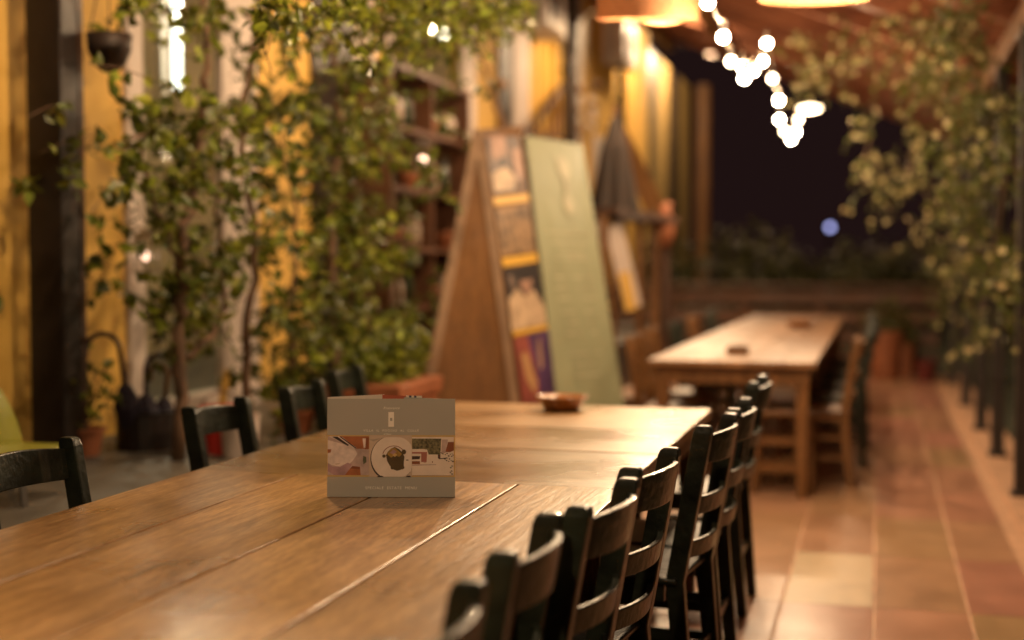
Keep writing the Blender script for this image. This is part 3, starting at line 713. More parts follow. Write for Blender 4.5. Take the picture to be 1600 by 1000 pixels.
# ------------------------------------------------------------------ things on tables
# clay bowl
c = tb(878, 641, TH - .004)
q = MB(); q.lathe(c, [(0.062, 0.0), (0.070, 0.004), (0.086, 0.034), (0.100, 0.048), (0.106, 0.052), (0.106, 0.058), (0.096, 0.058), (0.080, 0.040), (0.064, 0.012), (0.001, 0.010)], 36)
tag(q.build('clay_bowl', M['glaze'], smooth=True), 'low brown glazed clay bowl on the crosswise-board table', 'bowl')
c = hz(1150, 556, FH)
bx = thing('napkin_box', (c.x, c.y + 0.12, FH), 'small brown wooden box at the near edge of the rear table', 'box')
q = MB(); q.span((c.x - 0.065, c.y + 0.05, FH), (c.x + 0.065, c.y + 0.17, FH + 0.05)); q.build('box_body', M['brown_x'], bx, bevel=0.004)
q = MB(); q.span((c.x - 0.05, c.y + 0.075, FH + 0.05), (c.x + 0.05, c.y + 0.145, FH + 0.058)); q.build('napkin', M['dark_wood'], bx)
c = hz(1250, 512, FH)
q = MB(); q.lathe(c, [(0.08, 0), (0.13, 0.05), (0.135, 0.055), (0.12, 0.055), (0.07, 0.012), (0.001, 0.01)], 24)
tag(q.build('clay_bowl', M['glaze'], smooth=True), 'brown clay dish halfway along the rear tables', 'bowl')

# menu card -------------------------------------------------------
BLp = tb(511, 777); BRp = tb(711, 777.5)
ux = (BRp - BLp); CW = ux.length; ux.normalize(); un = ux.cross(Vector((0, 0, 1))).normalized()   # un towards the camera
if un.y > 0: un = -un
upv = (Vector((0, 0, 1)) - un * 0.06).normalized()
CH = 0.2425
card = thing('menu_card', (BLp + BRp) / 2, 'folded square menu card with three photographs standing on the planks', 'menu card')
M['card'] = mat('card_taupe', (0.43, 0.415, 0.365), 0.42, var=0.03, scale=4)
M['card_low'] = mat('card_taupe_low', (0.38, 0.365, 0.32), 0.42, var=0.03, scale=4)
def flat(name, c, rough=0.4, var=0.06, scale=40): return mat(name, c, rough, var=var, scale=scale)
def cp(u, v, e=0.0): return BLp + ux * (CW * u) + upv * (CH * v + 0.001) + un * e
def panel(mb, u0, v0, u1, v1, e0, e1, mi=0):
    vs = [cp(u0, v0, e0), cp(u1, v0, e0), cp(u1, v1, e0), cp(u0, v1, e0), cp(u0, v0, e1), cp(u1, v0, e1), cp(u1, v1, e1), cp(u0, v1, e1)]
    mb.add(vs, [(0, 1, 2, 3), (7, 6, 5, 4), (0, 4, 5, 1), (1, 5, 6, 2), (2, 6, 7, 3), (3, 7, 4, 0)], mi)
q = MB(); panel(q, 0.0, 0.0, 1.0, 1.0, -0.0006, 0.0); q.build('front_panel', M['card'], card)
# rear leaves folding away behind, splayed
def leafp(name, ua, ub, da, db, h, mats):
    q = MB(); A = BLp + ux * (CW * ua) - un * da; B = BLp + ux * (CW * ub) - un * db
    n = (B - A).cross(Vector((0, 0, 1))).normalized() * 0.0005; H = upv * h
    q.add([A - n, B - n, B + n, A + n, A - n + H, B - n + H, B + n + H, A + n + H], [(3, 2, 1, 0), (4, 5, 6, 7), (0, 1, 5, 4), (1, 2, 6, 5), (2, 3, 7, 6), (3, 0, 4, 7)], 0)
    return q.build(name, mats, card)
M['cpaper'] = flat('card_white', (0.72, 0.62, 0.52)); M['cred'] = flat('card_red', (0.45, 0.10, 0.05))
leafp('rear_panel', 0.001, 0.42, 0.003, 0.075, CH + 0.0045, M['cpaper'])
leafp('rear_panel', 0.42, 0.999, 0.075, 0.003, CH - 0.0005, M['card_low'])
q = MB()
def patch(mb, pts, e, mi): mb.add([cp(u, v, e) for u, v in pts], [tuple(range(len(pts)))], mi)
A = BLp + ux * (CW * 0.40) - un * 0.071
q.add([BLp + ux * (CW * 0.405) - un * 0.0715 + upv * z for z in (0.2, CH + 0.004)] + [BLp + ux * (CW * 0.60) - un * 0.0525 + upv * z for z in (CH + 0.003, 0.2)], [(0, 1, 2, 3)], 0)
for k, (a_, b_, mi) in enumerate(((0.60, 0.625, 1), (0.625, 0.645, 2), (0.645, 0.665, 1), (0.665, 0.685, 2), (0.685, 0.73, 1))):
    P = lambda u, z: BLp + ux * (CW * u) - un * (0.0525 - (u - 0.6) * 0.09) + upv * z
    q.add([P(a_, 0.2), P(a_, CH + 0.004), P(b_, CH + 0.004), P(b_, 0.2)], [(0, 1, 2, 3)], mi)
q.build('inner_leaf', [M['cred'], M['cpaper'], flat('card_navy', (0.05, 0.05, 0.09))], card)
# artwork: picture band v from 0.20 to 0.63
import itertools
cols = dict(taupe=(0.45, 0.36, 0.28), gold=(0.62, 0.42, 0.16), cloth=(0.80, 0.66, 0.60), cloth2=(0.54, 0.40, 0.36), mauve=(0.46, 0.28, 0.30), rust=(0.42, 0.14, 0.05), dark=(0.05, 0.03, 0.025), brown=(0.26, 0.08, 0.03),
            plate=(0.84, 0.72, 0.62), tan=(0.62, 0.48, 0.37), food=(0.09, 0.06, 0.02), foody=(0.40, 0.24, 0.05), grnb=(0.16, 0.14, 0.07), house=(0.42, 0.15, 0.11), snow=(0.82, 0.69, 0.58), ol=(0.10, 0.11, 0.06), white=(0.9, 0.82, 0.7))
cm = {}; clist = []
for kx, (n_, c_) in enumerate(cols.items()):
    cm[n_] = kx
    if n_ in ('grnb',): clist.append(mat('print_' + n_, c_, 0.45, var=0.75, scale=160))
    elif n_ in ('cloth', 'cloth2', 'mauve', 'food', 'foody', 'rust'): clist.append(mat('print_' + n_, c_, 0.45, var=0.22, scale=45))
    else: clist.append(mat('print_' + n_, c_, 0.45, var=0.07, scale=30))
q = MB(); V0, V1 = 0.205, 0.63
E = [0.0002]
def P2(u, v): return (u, V0 + (V1 - V0) * v)
def pp(pts, c_):
    E[0] += 0.00004; patch(q, [P2(u, v) for u, v in pts], E[0], cm[c_])
def rect(u0, v0, u1, v1, c_): pp([(u0, v0), (u1, v0), (u1, v1), (u0, v1)], c_)
def ell(cu, cv, ru, rv, c_, n=28, lim=None, a0=0, a1=6.2832):
    pts = []
    for k in range(n):
        a_ = a0 + (a1 - a0) * k / n; u, v = cu + ru * math.cos(a_), cv + rv * math.sin(a_)
        if lim: u = min(max(u, lim[0]), lim[1]); v = min(max(v, lim[2]), lim[3])
        pts.append((u, v))
    pp(pts, c_)
def crop(img, u0, u1):   # image-local (0..1) -> band
    return [(u0 + (u1 - u0) * x, 1 - y) for x, y in img]
rect(0, 0, 1, 1, 'gold')
a0, a1 = 0.004, 0.328
def I1(pts, c_): pp(crop(pts, a0, a1), c_)
I1([(0, .03), (1, .03), (1, .96), (0, .96)], 'cloth2')
I1([(0, .12), (.62, .28), (.72, .45), (.6, .62), (.42, .78), (.1, .72), (0, .66)], 'cloth')
I1([(0, .03), (1, .03), (1, .33), (.7, .33), (.36, .05)], 'rust')
I1([(.02, .03), (.28, .03), (.7, .30), (.64, .31)], 'cloth')
I1([(.10, .04), (.24, .04), (.52, .24), (.48, .26)], 'dark')
I1([(.28, .04), (.32, .04), (.70, .31), (.67, .32)], 'dark')
I1([(.92, .06), (.99, .06), (.98, .34), (.90, .34)], 'brown')
I1([(.84, .08), (.92, .08), (.91, .30), (.87, .31)], 'cloth')
I1([(0, .68), (.12, .76), (.30, .76), (.48, .66), (.58, .70), (.46, .96), (.16, .96), (0, .86)], 'mauve')
I1([(.60, .74), (.78, .76), (.80, .96), (.42, .96), (.5, .85)], 'rust')
I1([(.60, .74), (.78, .76), (.79, .82), (.54, .80)], 'brown')
I1([(0, .34), (.09, .34), (.07, .42), (0, .43)], 'rust')
I1([(.18, .685), (.3, .67), (.28, .70), (.19, .71)], 'tan')
I1([(.86, .50), (.93, .52), (.94, .68), (.87, .72), (.85, .6)], 'ol')
I1([(.84, .72), (1, .6), (1, .96), (.84, .96)], 'cloth2')
b0, b1 = 0.330, 0.662
rect(b0, 0.005, b1, 0.995, 'tan')
ell(0.51, 0.44, 0.172, 0.55, 'dark', 40, (b0, b1, 0.02, 0.94))
ell(0.517, 0.46, 0.172, 0.53, 'plate', 40, (b0, b1, 0.005, 0.95))
for k in range(14):
    t0_, t1_ = 0.25 + k * 0.19, 0.25 + (k + 1) * 0.19
    f_ = lambda t, r: (0.522 + (0.085 + r) * math.cos(t), 0.50 + (0.235 + r * 2.6) * math.sin(t))
    pp([f_(t0_, 0), f_(t1_, 0), f_(t1_, 0.006), f_(t0_, 0.006)], 'brown')
blob = [(.46, .52), (.475, .60), (.50, .68), (.53, .72), (.565, .66), (.59, .58), (.605, .48), (.60, .36), (.60, .26), (.575, .17), (.545, .15), (.52, .18), (.49, .27), (.47, .38)]
pp(blob[::-1], 'food')
pp([(.47, .55), (.50, .68), (.53, .70), (.56, .62), (.585, .55), (.565, .48), (.53, .52), (.50, .46)], 'foody')
pp([(.49, .58), (.52, .66), (.545, .6), (.52, .54)], 'mauve')
pp([(.51, .52), (.53, .57), (.55, .53), (.53, .48)], 'gold')
ell(.445, .50, .014, .04, 'food', 12); ell(.60, .60, .018, .06, 'food', 12); ell(.585, .23, .02, .05, 'food', 10); ell(.51, .22, .014, .04, 'food', 10); ell(.627, .405, .012, .012, 'food', 8)
pp([(b0, .9), (.36, .85), (.40, .90), (.42, .93), (.36, .90)], 'taupe')
pp([(.39, 0), (.445, 0), (.43, .03), (.40, .03)], 'dark'); pp([(.615, 0), (.655, 0), (.65, .035), (.625, .03)], 'dark')
c0_, c1_ = 0.664, 0.990
def I3(pts, c_): pp(crop(pts, c0_, c1_), c_)
I3([(0, .04), (1, .04), (1, .96), (0, .96)], 'snow')
I3([(0, .08), (.70, .08), (.68, .46), (.4, .46), (.36, .34), (0, .34)], 'grnb')
I3([(0, .33), (.30, .33), (.36, .36), (.36, .40), (0, .40)], 'snow')
I3([(0, .40), (.36, .40), (.36, .44), (0, .44)], 'house'); I3([(.22, .44), (.36, .44), (.35, .64), (.22, .64)], 'house')
I3([(0, .50), (.20, .50), (.18, .57), (0, .58)], 'dark'); I3([(0, .62), (.19, .62), (.19, .69), (0, .69)], 'brown')
I3([(0, .70), (.58, .69), (.58, .71), (0, .73)], 'cloth2')
I3([(.28, .645), (.34, .645), (.34, .655), (.28, .655)], 'house')
I3([(.48, .62), (.50, .62), (.50, .66), (.48, .66)], 'brown')
I3([(.72, .10), (.86, .10), (.80, .42), (.70, .44)], 'cloth2'); I3([(.86, .16), (1, .16), (1, .36), (.92, .40), (.80, .40)], 'brown'); I3([(.88, .04), (1, .04), (1, .15), (.88, .14)], 'snow')
I3([(.62, .46), (.68, .46), (.68, .55), (.84, .53), (.86, .55), (.66, .57), (.62, .55)], 'dark')
for (x, y) in ((.70, .42), (.74, .44), (.80, .46), (.84, .43), (.88, .49), (.92, .45), (.96, .43), (.95, .50), (.98, .47), (.83, .60), (.88, .62), (.94, .60), (.98, .62), (.96, .73), (.93, .77), (.95, .85), (.92, .88), (.96, .92), (.79, .56), (.90, .56)):
    h_ = 0.012 * random.uniform(.8, 1.6); I3([(x - 1.6 * h_, y), (x, y - h_), (x + 1.6 * h_, y + h_ * .4), (x, y + h_ * 1.2)], 'dark' if random.random() < .6 else 'ol')
q.build('photo_strip', clist, card)
# logo and lettering
M['ink'] = flat('silver_ink', (0.97, 0.92, 0.82), 0.5)
q = MB()
patch(q, [(.478, .715), (.522, .715), (.522, .865), (.478, .865)], 0.0004, 0)
patch(q, [(.491, .775), (.509, .775), (.509, .805), (.491, .805)], 0.0006, 1)
q.build('logo_mark', [flat('logo_white', (0.95, 0.88, 0.78)), M['card']], card)
def text(body, u, v, size, parent, frame, mat_, name='lettering', italic=0.0, sp=1.0):
    cu = bpy.data.curves.new(name, 'FONT'); cu.body = body; cu.size = size; cu.align_x = 'CENTER'; cu.align_y = 'CENTER'; cu.shear = italic; cu.space_character = sp; cu.extrude = 0.00004
    tmp = bpy.data.objects.new('tmp', cu); col.objects.link(tmp)
    dg = bpy.context.evaluated_depsgraph_get(); me = bpy.data.meshes.new_from_object(tmp.evaluated_get(dg))
    bpy.data.objects.remove(tmp)
    o_, xv, yv, zv = frame(u, v)
    for vt in me.vertices:
        w_ = o_ + xv * vt.co.x + yv * vt.co.y + zv * (vt.co.z + 0.0004); vt.co = w_ - OFF[parent]
    me.materials.clear(); me.materials.append(mat_)
    o = bpy.data.objects.new(name, me); col.objects.link(o); o.parent = parent; OFF[o] = OFF[parent]; return o
cf = lambda u, v: (cp(u, v), ux, upv, un)
text('Ristorante', .50, .905, .0085, card, cf, M['ink'], italic=0.4, sp=1.1)
text('VILLA  IL  POGGIO  AL  COLLE', .50, .675, .0078, card, cf, M['ink'], sp=1.3)
text('di Siena', .47, .64, .006, card, cf, M['ink'], italic=0.3)
text('SPECIALE  ESTATE  MENU', .50, .092, .0095, card, cf, M['ink'], sp=1.2)

# ------------------------------------------------------------------ sign boards behind
def floor_at(px, z): return 410 + CAMZ * FPX / z
sb = thing('sandwich_board', dp(740, 780, 7.5), 'tall wooden A-shaped board with a strip of photographs down its front', 'sign board')
OFFz = 0.004
Ap = dp(747, 203, 7.35); ApR = dp(812, 198, 7.75)
def base(px, z): q_ = dp(px, 600, z); q_.z = 0.02; return q_
B1 = base(634, 7.2); B2 = base(826, 7.25); B1b = base(706, 7.75); B2b = base(888, 7.72)
q = MB(); q.add([B1, B2, Ap, B1 + Vector((.01, .03, 0)), B2 + Vector((.01, .03, 0)), Ap + Vector((.01, .03, 0))], [(0, 1, 2), (5, 4, 3), (0, 3, 4, 1), (1, 4, 5, 2), (2, 5, 3, 0)]); q.build('side_panel', M['ply'], sb)
q = MB(); q.beam(B1, Ap, 0.05, 0.03, up=(0.27, -0.96, 0)); q.beam(B2, Ap, 0.045, 0.03, up=(0.27, -0.96, 0)); q.build('edge_frame', mat('pale_frame', (0.27, 0.17, 0.10), .6, var=.2), sb)
q = MB(); nrm = (B2b - B2).cross(Ap - B2).normalized(); 
q.add([B2, B2b, ApR, Ap] + [v - nrm * 0.02 for v in (B2, B2b, ApR, Ap)], [(0, 1, 2, 3), (7, 6, 5, 4), (0, 4, 5, 1), (1, 5, 6, 2), (2, 6, 7, 3), (3, 7, 4, 0)]); q.build('display_panel', M['ply'], sb)
q = MB(); q.add([B1, B1b, ApR, Ap] + [v + nrm * 0.02 for v in (B1, B1b, ApR, Ap)], [(0, 1, 2, 3), (7, 6, 5, 4), (0, 4, 5, 1), (1, 5, 6, 2), (2, 6, 7, 3), (3, 7, 4, 0)]); q.build('rear_panel', M['ply'], sb)
q = MB()
pm = {'dusk': mat('poster_dark', (0.10, 0.07, 0.055), 0.5, var=0.9, scale=9), 'yel': flat('poster_yellow', (0.62, 0.36, 0.05)), 'food': mat('poster_food', (0.20, 0.09, 0.04), 0.5, var=0.95, scale=16, hue2=(.38, .23, .11)),
      'skin': mat('poster_pale', (0.46, 0.33, 0.21), .5, var=.3, scale=14), 'blk': flat('poster_black', (0.03, 0.025, 0.025)), 'pur': mat('poster_purple', (0.09, 0.04, 0.12), 0.5, var=0.5, scale=4), 'red': mat('poster_red', (0.24, 0.06, 0.045), 0.5, var=0.4, scale=6),
      'pnk': mat('poster_pink', (0.34, 0.20, 0.14), .5, var=.4, scale=14), 'wrm': flat('poster_warm', (0.42, 0.24, 0.11))}
kk = list(pm); top_y, bot_y = 203, floor_at(0, 7.25)
sgn = 1 if nrm.dot(C0 - Ap) > 0 else -1
ee = [0.004]
def fp(u, py):
    v = (py - 200) / (790 - 200)
    a_ = Ap.lerp(B2, v); b_ = ApR.lerp(B2b, v); return a_.lerp(b_, u) + nrm * sgn * ee[0]
def fr_(pts, k_): ee[0] += 0.0012; q.add([fp(u, y_) for u, y_ in pts], [tuple(range(len(pts)))], kk.index(k_))
def fq(u0, y0_, u1, y1_, k_): fr_([(u0, y0_), (u1, y0_), (u1, y1_), (u0, y1_)], k_)
fq(.12, 212, .92, 305, 'dusk'); fr_([(.2, 214), (.6, 205), (.55, 245), (.25, 250)], 'pnk'); fr_([(.15, 270), (.5, 262), (.72, 280), (.62, 300), (.16, 300)], 'skin'); fq(.70, 235, .88, 285, 'pnk')
fq(.10, 309, .95, 321, 'yel'); fq(.10, 326, .95, 402, 'food'); fq(.10, 405, .96, 419, 'yel')
fq(.10, 422, .96, 522, 'blk'); fr_([(.12, 470), (.35, 455), (.5, 470), (.75, 462), (.95, 490), (.96, 520), (.10, 520)], 'skin'); fr_([(.2, 430), (.34, 440), (.3, 460), (.16, 450)], 'dusk'); fr_([(.42, 445), (.75, 445), (.66, 468), (.5, 466)], 'pnk')
fq(.10, 521, .96, 529, 'yel'); fq(.10, 531, .96, 640, 'pur'); fr_([(.10, 531), (.42, 531), (.55, 600), (.5, 640), (.10, 640)], 'red'); fr_([(.2, 560), (.36, 556), (.5, 610), (.4, 625), (.26, 600)], 'wrm'); fr_([(.62, 545), (.72, 540), (.70, 585), (.6, 590)], 'pnk')
q.build('photo_strip', [pm[x] for x in kk], sb)

gb = thing('green_banner', dp(930, 770, 7.8), 'tall sage green leaning banner with pale vertical logo beside the wooden board', 'banner')
T1, T2 = dp(822, 212, 7.85), dp(911, 226, 8.3); U1, U2 = base(888, 7.62), base(994, 8.05)
M['sage'] = mat('sage_banner', (0.275, 0.285, 0.170), 0.5, var=0.07, scale=3)
nb = (U2 - U1).cross(T1 - U1).normalized(); nb = nb if nb.dot(C0 - T1) > 0 else -nb
q = MB(); q.add([U1, U2, T2, T1] + [v - nb * 0.012 for v in (U1, U2, T2, T1)], [(0, 1, 2, 3), (7, 6, 5, 4), (0, 4, 5, 1), (1, 5, 6, 2), (2, 6, 7, 3), (3, 7, 4, 0)]); q.build('banner_panel', M['sage'], gb)
q = MB(); q.beam(T1 + (T1 - T2) * .0 - nb * .03, U1 - nb * .03, .02, .02); q.beam(T2 - nb * .03, U2 - nb * .03, .02, .02); q.beam(T2 - nb * .03, base(960, 8.8), .02, .02); q.build('support_frame', M['black'], gb)
def bp(u, v, e=0.003): return T1.lerp(U1, v).lerp(T2.lerp(U2, v), u) + nb * e
q = MB()
def bq(pts, e=.003): q.add([bp(u, v, e) for u, v in pts], [tuple(range(len(pts)))], 0)
bq([(.46, .05), (.56, .045), (.66, .06), (.67, .10), (.60, .12), (.52, .11), (.47, .08)])
bq([(.55, .12), (.62, .12), (.62, .16), (.56, .16)])
bq([(.50, .165), (.60, .16), (.68, .18), (.66, .21), (.56, .22), (.50, .20)])
for i, v in enumerate((.27, .30, .33, .345, .40, .43, .46, .50, .53, .56, .62, .65, .68)):
    w_ = random.uniform(.2, .38); bq([(.5 - w_, v), (.5 + w_, v), (.5 + w_, v + .006), (.5 - w_, v + .006)], .002)
q.build('banner_lettering', mat('faint_print', (0.40, 0.37, 0.24), 0.5), gb)

# shelf unit
ya_, yb_ = hx(588, 300, -3.3).y, hx(716, 300, -3.3).y
ztop = hx(650, 118, -3.3).z
bs = thing('shelf_unit', (-3.4, (ya_ + yb_) / 2, PZ), 'tall brown wooden shelf unit against the wall behind the climbers', 'shelf')
q = MB(); q.span((-3.54, ya_, PZ), (-3.53, yb_, ztop)); q.span((-3.529, ya_, PZ), (-3.2, ya_ + .04, ztop)); q.span((-3.529, yb_ - .04, PZ), (-3.2, yb_, ztop)); q.span((-3.529, (ya_ + yb_) / 2, PZ), (-3.21, (ya_ + yb_) / 2 + .04, ztop - .01)); q.build('case', M['shelf_wood'], bs)
for i in range(6):
    zz = PZ + .1 + (ztop - PZ - .1) * i / 5
    q = MB(); q.span((-3.528, ya_ + .041, zz - .035), (-3.195, yb_ - .041, zz)); q.build('shelf_board', M['shelf_wood'], bs)
lev = [PZ + .1 + (ztop - PZ - .1) * i / 5 for i in range(5)]
bm_ = [flat('jar_cream', (.26, .19, .13), .4), flat('jar_red', (.4, .08, .04), .3), flat('bottle_dark', (.03, .04, .02), .1), M['terracotta']]
wl = [('jar', 'pale jar on the shelf unit'), ('bottle', 'dark bottle on the shelf unit')]
spots = ['on the brown unit\'s top shelf', 'on the brown unit\'s second shelf', 'on the brown unit\'s third shelf', 'on the brown unit\'s fourth shelf']
for li, zz in enumerate(reversed(lev[1:])):
    for jn, f_ in enumerate((.18, .38, .62, .84)):
        y_ = ya_ + (yb_ - ya_) * f_; kind = (li + jn) % 3
        q = MB()
        if kind == 0:
            q.lathe((-3.32, y_, zz), [(.07, 0), (.09, .05), (.09, .16), (.06, .2), (.065, .22)], 14); nm, lb, mm = 'ceramic_jar', 'pale ceramic jar ', bm_[0]
        elif kind == 1:
            q.lathe((-3.32, y_, zz), [(.04, 0), (.042, .17), (.016, .23), (.015, .31)], 12); nm, lb, mm = 'glass_bottle', 'dark glass bottle ', bm_[2]
        else:
            q.lathe((-3.32, y_, zz), [(.05, 0), (.085, .12), (.09, .13), (.08, .13), (.04, .02)], 14); nm, lb, mm = 'clay_cup', 'small clay pot ', bm_[3]
        side = ('far left ', 'left of divider ', 'right of divider ', 'far right ')[jn]
        tag(q.build(nm, mm, smooth=True), lb + side + spots[li], nm.split('_')[1], 'small wares on the brown shelf unit')

# lantern beside shelf; one added by the first door, its glow imitating glassy reflections
def lantern(c, label, s=1.0, e=12):
    r = thing('wall_lantern', c, label, 'lantern')
    q = MB(); q.box(c + Vector((0, 0, -.10 * s)), (.11 * s, .11 * s, .015 * s)); q.lathe(c + Vector((0, 0, .10 * s)), [(.09 * s, 0), (.02 * s, .06 * s)], 8)
    for i in (-1, 1):
        for j in (-1, 1): q.beam(c + Vector((i * .05 * s, j * .05 * s, -.095 * s)), c + Vector((i * .05 * s, j * .05 * s, .10 * s)), .008, .008)
    q.build('frame', M['metal'], r)
    q = MB(); q.ball(c, .028 * s, 8); q.build('bulb', emit('lantern_glow', (1, .62, .42), e), r, smooth=True)
    q = MB(); q.tube([c + Vector((0, 0, .16 * s)), Vector((XW, c.y, c.z + .2 * s))], .006, 5); q.build('bracket', M['metal'], r)
lantern(hx(229, 400, -3.45), 'added lantern standing in for glassy reflections left of the glass door', e=3, s=.8)
lantern(hx(661, 250, -3.05), 'small glowing lantern in front of the brown shelf unit', e=5, s=.9)

# umbrellas in a stand
us = thing('umbrella_stand', hz(215, 706, PZ), 'dark umbrella stand at the foot of the yellow pilaster', 'umbrella stand')
c = hz(228, 700, PZ)
q = MB(); q.lathe(c, [(.13, 0), (.13, .16), (.14, .17), (.12, .17), (.115, .02), (.001, .015)], 20); q.build('holder', M['black'], us)
M['umb'] = mat('dark_cloth', (.025, .018, .035), .7, var=.3)
M['umbh'] = mat('dark_handle', (.05, .025, .045), .3)
for i, (px, py, dx, lb, hm, hr) in enumerate([(188, 548, -1, 'furled dark umbrella with the large curved handle, leftmost in the stand', M['umbh'], .075), (228, 575, 1, 'furled dark umbrella with maroon curved handle, in the middle of the stand', M['umbh'], .06), (262, 585, -1, 'furled dark umbrella with orange wooden handle in the stand', M['ply'], .04)]):
    top = hx(px, py, c.x + .02 + .04 * i); foot = c + Vector((-.04 + .04 * i, (-.05, 0, .05)[i], .02))
    r = thing('umbrella', foot, lb, 'umbrella', 'furled umbrellas in the stand')
    q = MB(); q.tube([foot, foot.lerp(top, .1), foot.lerp(top, .45), foot.lerp(top, .62), foot.lerp(top, .66)], [.012, .035, .06, .03, .01], 8); q.build('canopy', M['umb'], r)
    q = MB(); pts = [foot.lerp(top, .62), top]
    rtd = Vector((math.sin(0.5), math.cos(0.5), 0)) if False else Vector((_rt.x, _rt.y, 0))
    for k in range(1, 9):
        a_ = math.pi * k / 8; pts.append(top + rtd * dx * hr * (1 - math.cos(a_)) / 1 * .5 * 2 + Vector((0, 0, hr * math.sin(a_))))
    pts.append(pts[-1] - Vector((0, 0, .03)))
    q.tube(pts, .011, 8); q.build('handle', hm, r, smooth=True)
# loose yellow wooden stake leaning near left chairs
a_, b_ = hx(338, 625, -2.95), hx(355, 580, -3.05)
q = MB(); q.beam((a_.x, a_.y, PZ), b_, .035, .02)
tag(q.build('wooden_stake', flat('pine_stake', (.55, .33, .08))), 'light wooden stake leaning by the climber stems behind the left chair', 'stake')
# red bucket and pale planter
c = hz(345, 712, PZ); c = Vector((-2.78, hx(348, 700, -2.78).y, PZ))
bk = thing('red_bucket', c, 'red bucket on the walkway seen through the back of the left chair', 'bucket')
q = MB(); q.lathe(c, [(.07, 0), (.10, .2), (.108, .205), (.095, .2), (.068, .01), (.001, .008)], 20); q.build('pail', flat('red_plastic', (.5, .03, .02), .3), bk)
q = MB(); q.tube([c + Vector((.1 * math.cos(t_), 0, .2 + .07 * math.sin(t_))) for t_ in [math.pi * k / 8 for k in range(9)]], .004, 5); q.build('bail', M['metal'], bk)
c = Vector((-2.66, hx(372, 700, -2.66).y + .02, PZ))
q = MB(); q.lathe(c, [(.075, 0), (.085, .17), (.09, .18), (.08, .18), (.07, .02), (.001, .02)], 20)
tag(q.build('pale_planter', M['white']), 'pale round planter standing beside the red bucket', 'planter')
# lime green moulded chair at left edge
c = hz(38, 742, PZ)
c = Vector((-2.98, hx(14, 700, -2.98).y, PZ))
lc = thing('lime_chair', c, 'lime green moulded chair at the left edge of the picture', 'chair')
q = MB(); secs = []
for i in range(9):
    v = i / 8; z = .16 + .27 * v; wd = .155 * (1 - .75 * v ** 2.2); x_ = -.10 - .05 * v
    secs.append([c + Vector((x_ + (.05 * (abs(u) ** 2)), u * wd, z)) for u in (-1, -.5, 0, .5, 1)] + [c + Vector((x_ - .012 + (.05 * (abs(u) ** 2)), u * wd, z)) for u in (1, .5, 0, -.5, -1)])
q.strip(secs); q.build('backrest', flat('lime_plastic', (.24, .235, .03), .35), lc, smooth=True)
q = MB(); q.box(c + Vector((.03, 0, .17)), (.28, .30, .02)); q.build('seat', flat('lime_plastic', (.24, .235, .03), .35), lc, bevel=.008)
for i in (-1, 1):
    for j in (-1, 1):
        q = MB(); q.beam(c + Vector((.03 + i * .1, j * .12, .16)), c + Vector((.03 + i * .13, j * .14, 0)), .02, .02); q.build('leg', M['metal'], lc)

# closed parasol, notice stand
pc = dp(960, 400, 10.8)
pb = Vector((pc.x, pc.y, 0))
ps = thing('closed_parasol', pb, 'folded dark brown parasol standing between the green banner and the yellow wall', 'parasol')
zt = dp(957, 182, 10.8).z; zb = dp(957, 345, 10.8).z
q = MB(); q.tube([pb + Vector((0, 0, .02)), pb + Vector((0, 0, zt + .08))], .02, 8); q.build('pole', M['brown_wood'], ps)
q = MB(); n = 16; secs = []
for z, r_ in ((zb, .20), (zb + .06, .17), (zb + .3, .13), (zb + .6, .085), (zt, .02)):
    secs.append([pb + Vector(((r_ * (1 + .28 * (k % 2)) * math.cos(6.2832 * k / n)), (r_ * (1 + .28 * (k % 2)) * math.sin(6.2832 * k / n)), z)) for k in range(n)])
q.strip(secs); q.build('canopy', mat('brown_canvas', (.022, .012, .007), .8, var=.2), ps)
q = MB(); q.lathe(pb, [(.24, 0.004), (.24, .05), (.05, .08), (.03, .2)], 16); q.build('base', M['black'], ps)
ns = thing('notice_stand', dp(990, 760, 10.4), 'wooden notice stand with sloping orange-brown board beside the folded parasol', 'notice stand')
q = MB(); A_, B_ = dp(966, 210, 11.0), dp(1024, 325, 11.4); q.beam(A_, B_, .16, .03, up=(0.27, -0.96, 0)); q.build('sloping_board', M['ply'], ns)
q = MB(); A_, B_ = dp(936, 330, 10.6), dp(1034, 345, 11.4); q.beam(A_, B_, .35, .06); q.build('shelf_top', M['dark_wood'], ns)
q = MB()
for px, z in ((944, 10.6), (1000, 11.1), (1024, 11.4)):
    t_ = dp(px, 336, z); q.beam(t_, (t_.x, t_.y, .004), .06, .06)
q.build('leg', M['brown_wood'], ns)
q = MB(); A_ = dp(958, 350, 10.7); B_ = dp(990, 480, 10.8); q.beam(A_, B_, .14, .01, up=(0.27, -0.96, 0)); q.build('paper_roll', M['white'], ns)
q = MB(); A_ = dp(975, 425, 10.6); B_ = dp(986, 485, 10.6); q.beam(A_, B_, .09, .01, up=(0.27, -0.96, 0)); q.build('yellow_sheet', pm['yel'], ns)
c = dp(1038, 385, 11.6)
cr = thing('terracotta_urn', (c.x, c.y, 0), 'orange terracotta urn on a dark stand by the far end of the facade', 'urn')
q = MB(); q.lathe((c.x, c.y, c.z), [(.05, 0), (.09, .12), (.09, .22), (.05, .32), (.07, .38)], 18); q.build('urn_body', M['terracotta'], cr, smooth=True)
q = MB(); q.lathe((c.x, c.y, 0.004), [(.13, 0), (.10, .04), (.05, .08), (.05, c.z - .05), (.09, c.z - .005)], 14); q.build('pedestal', M['dark_wood'], cr)
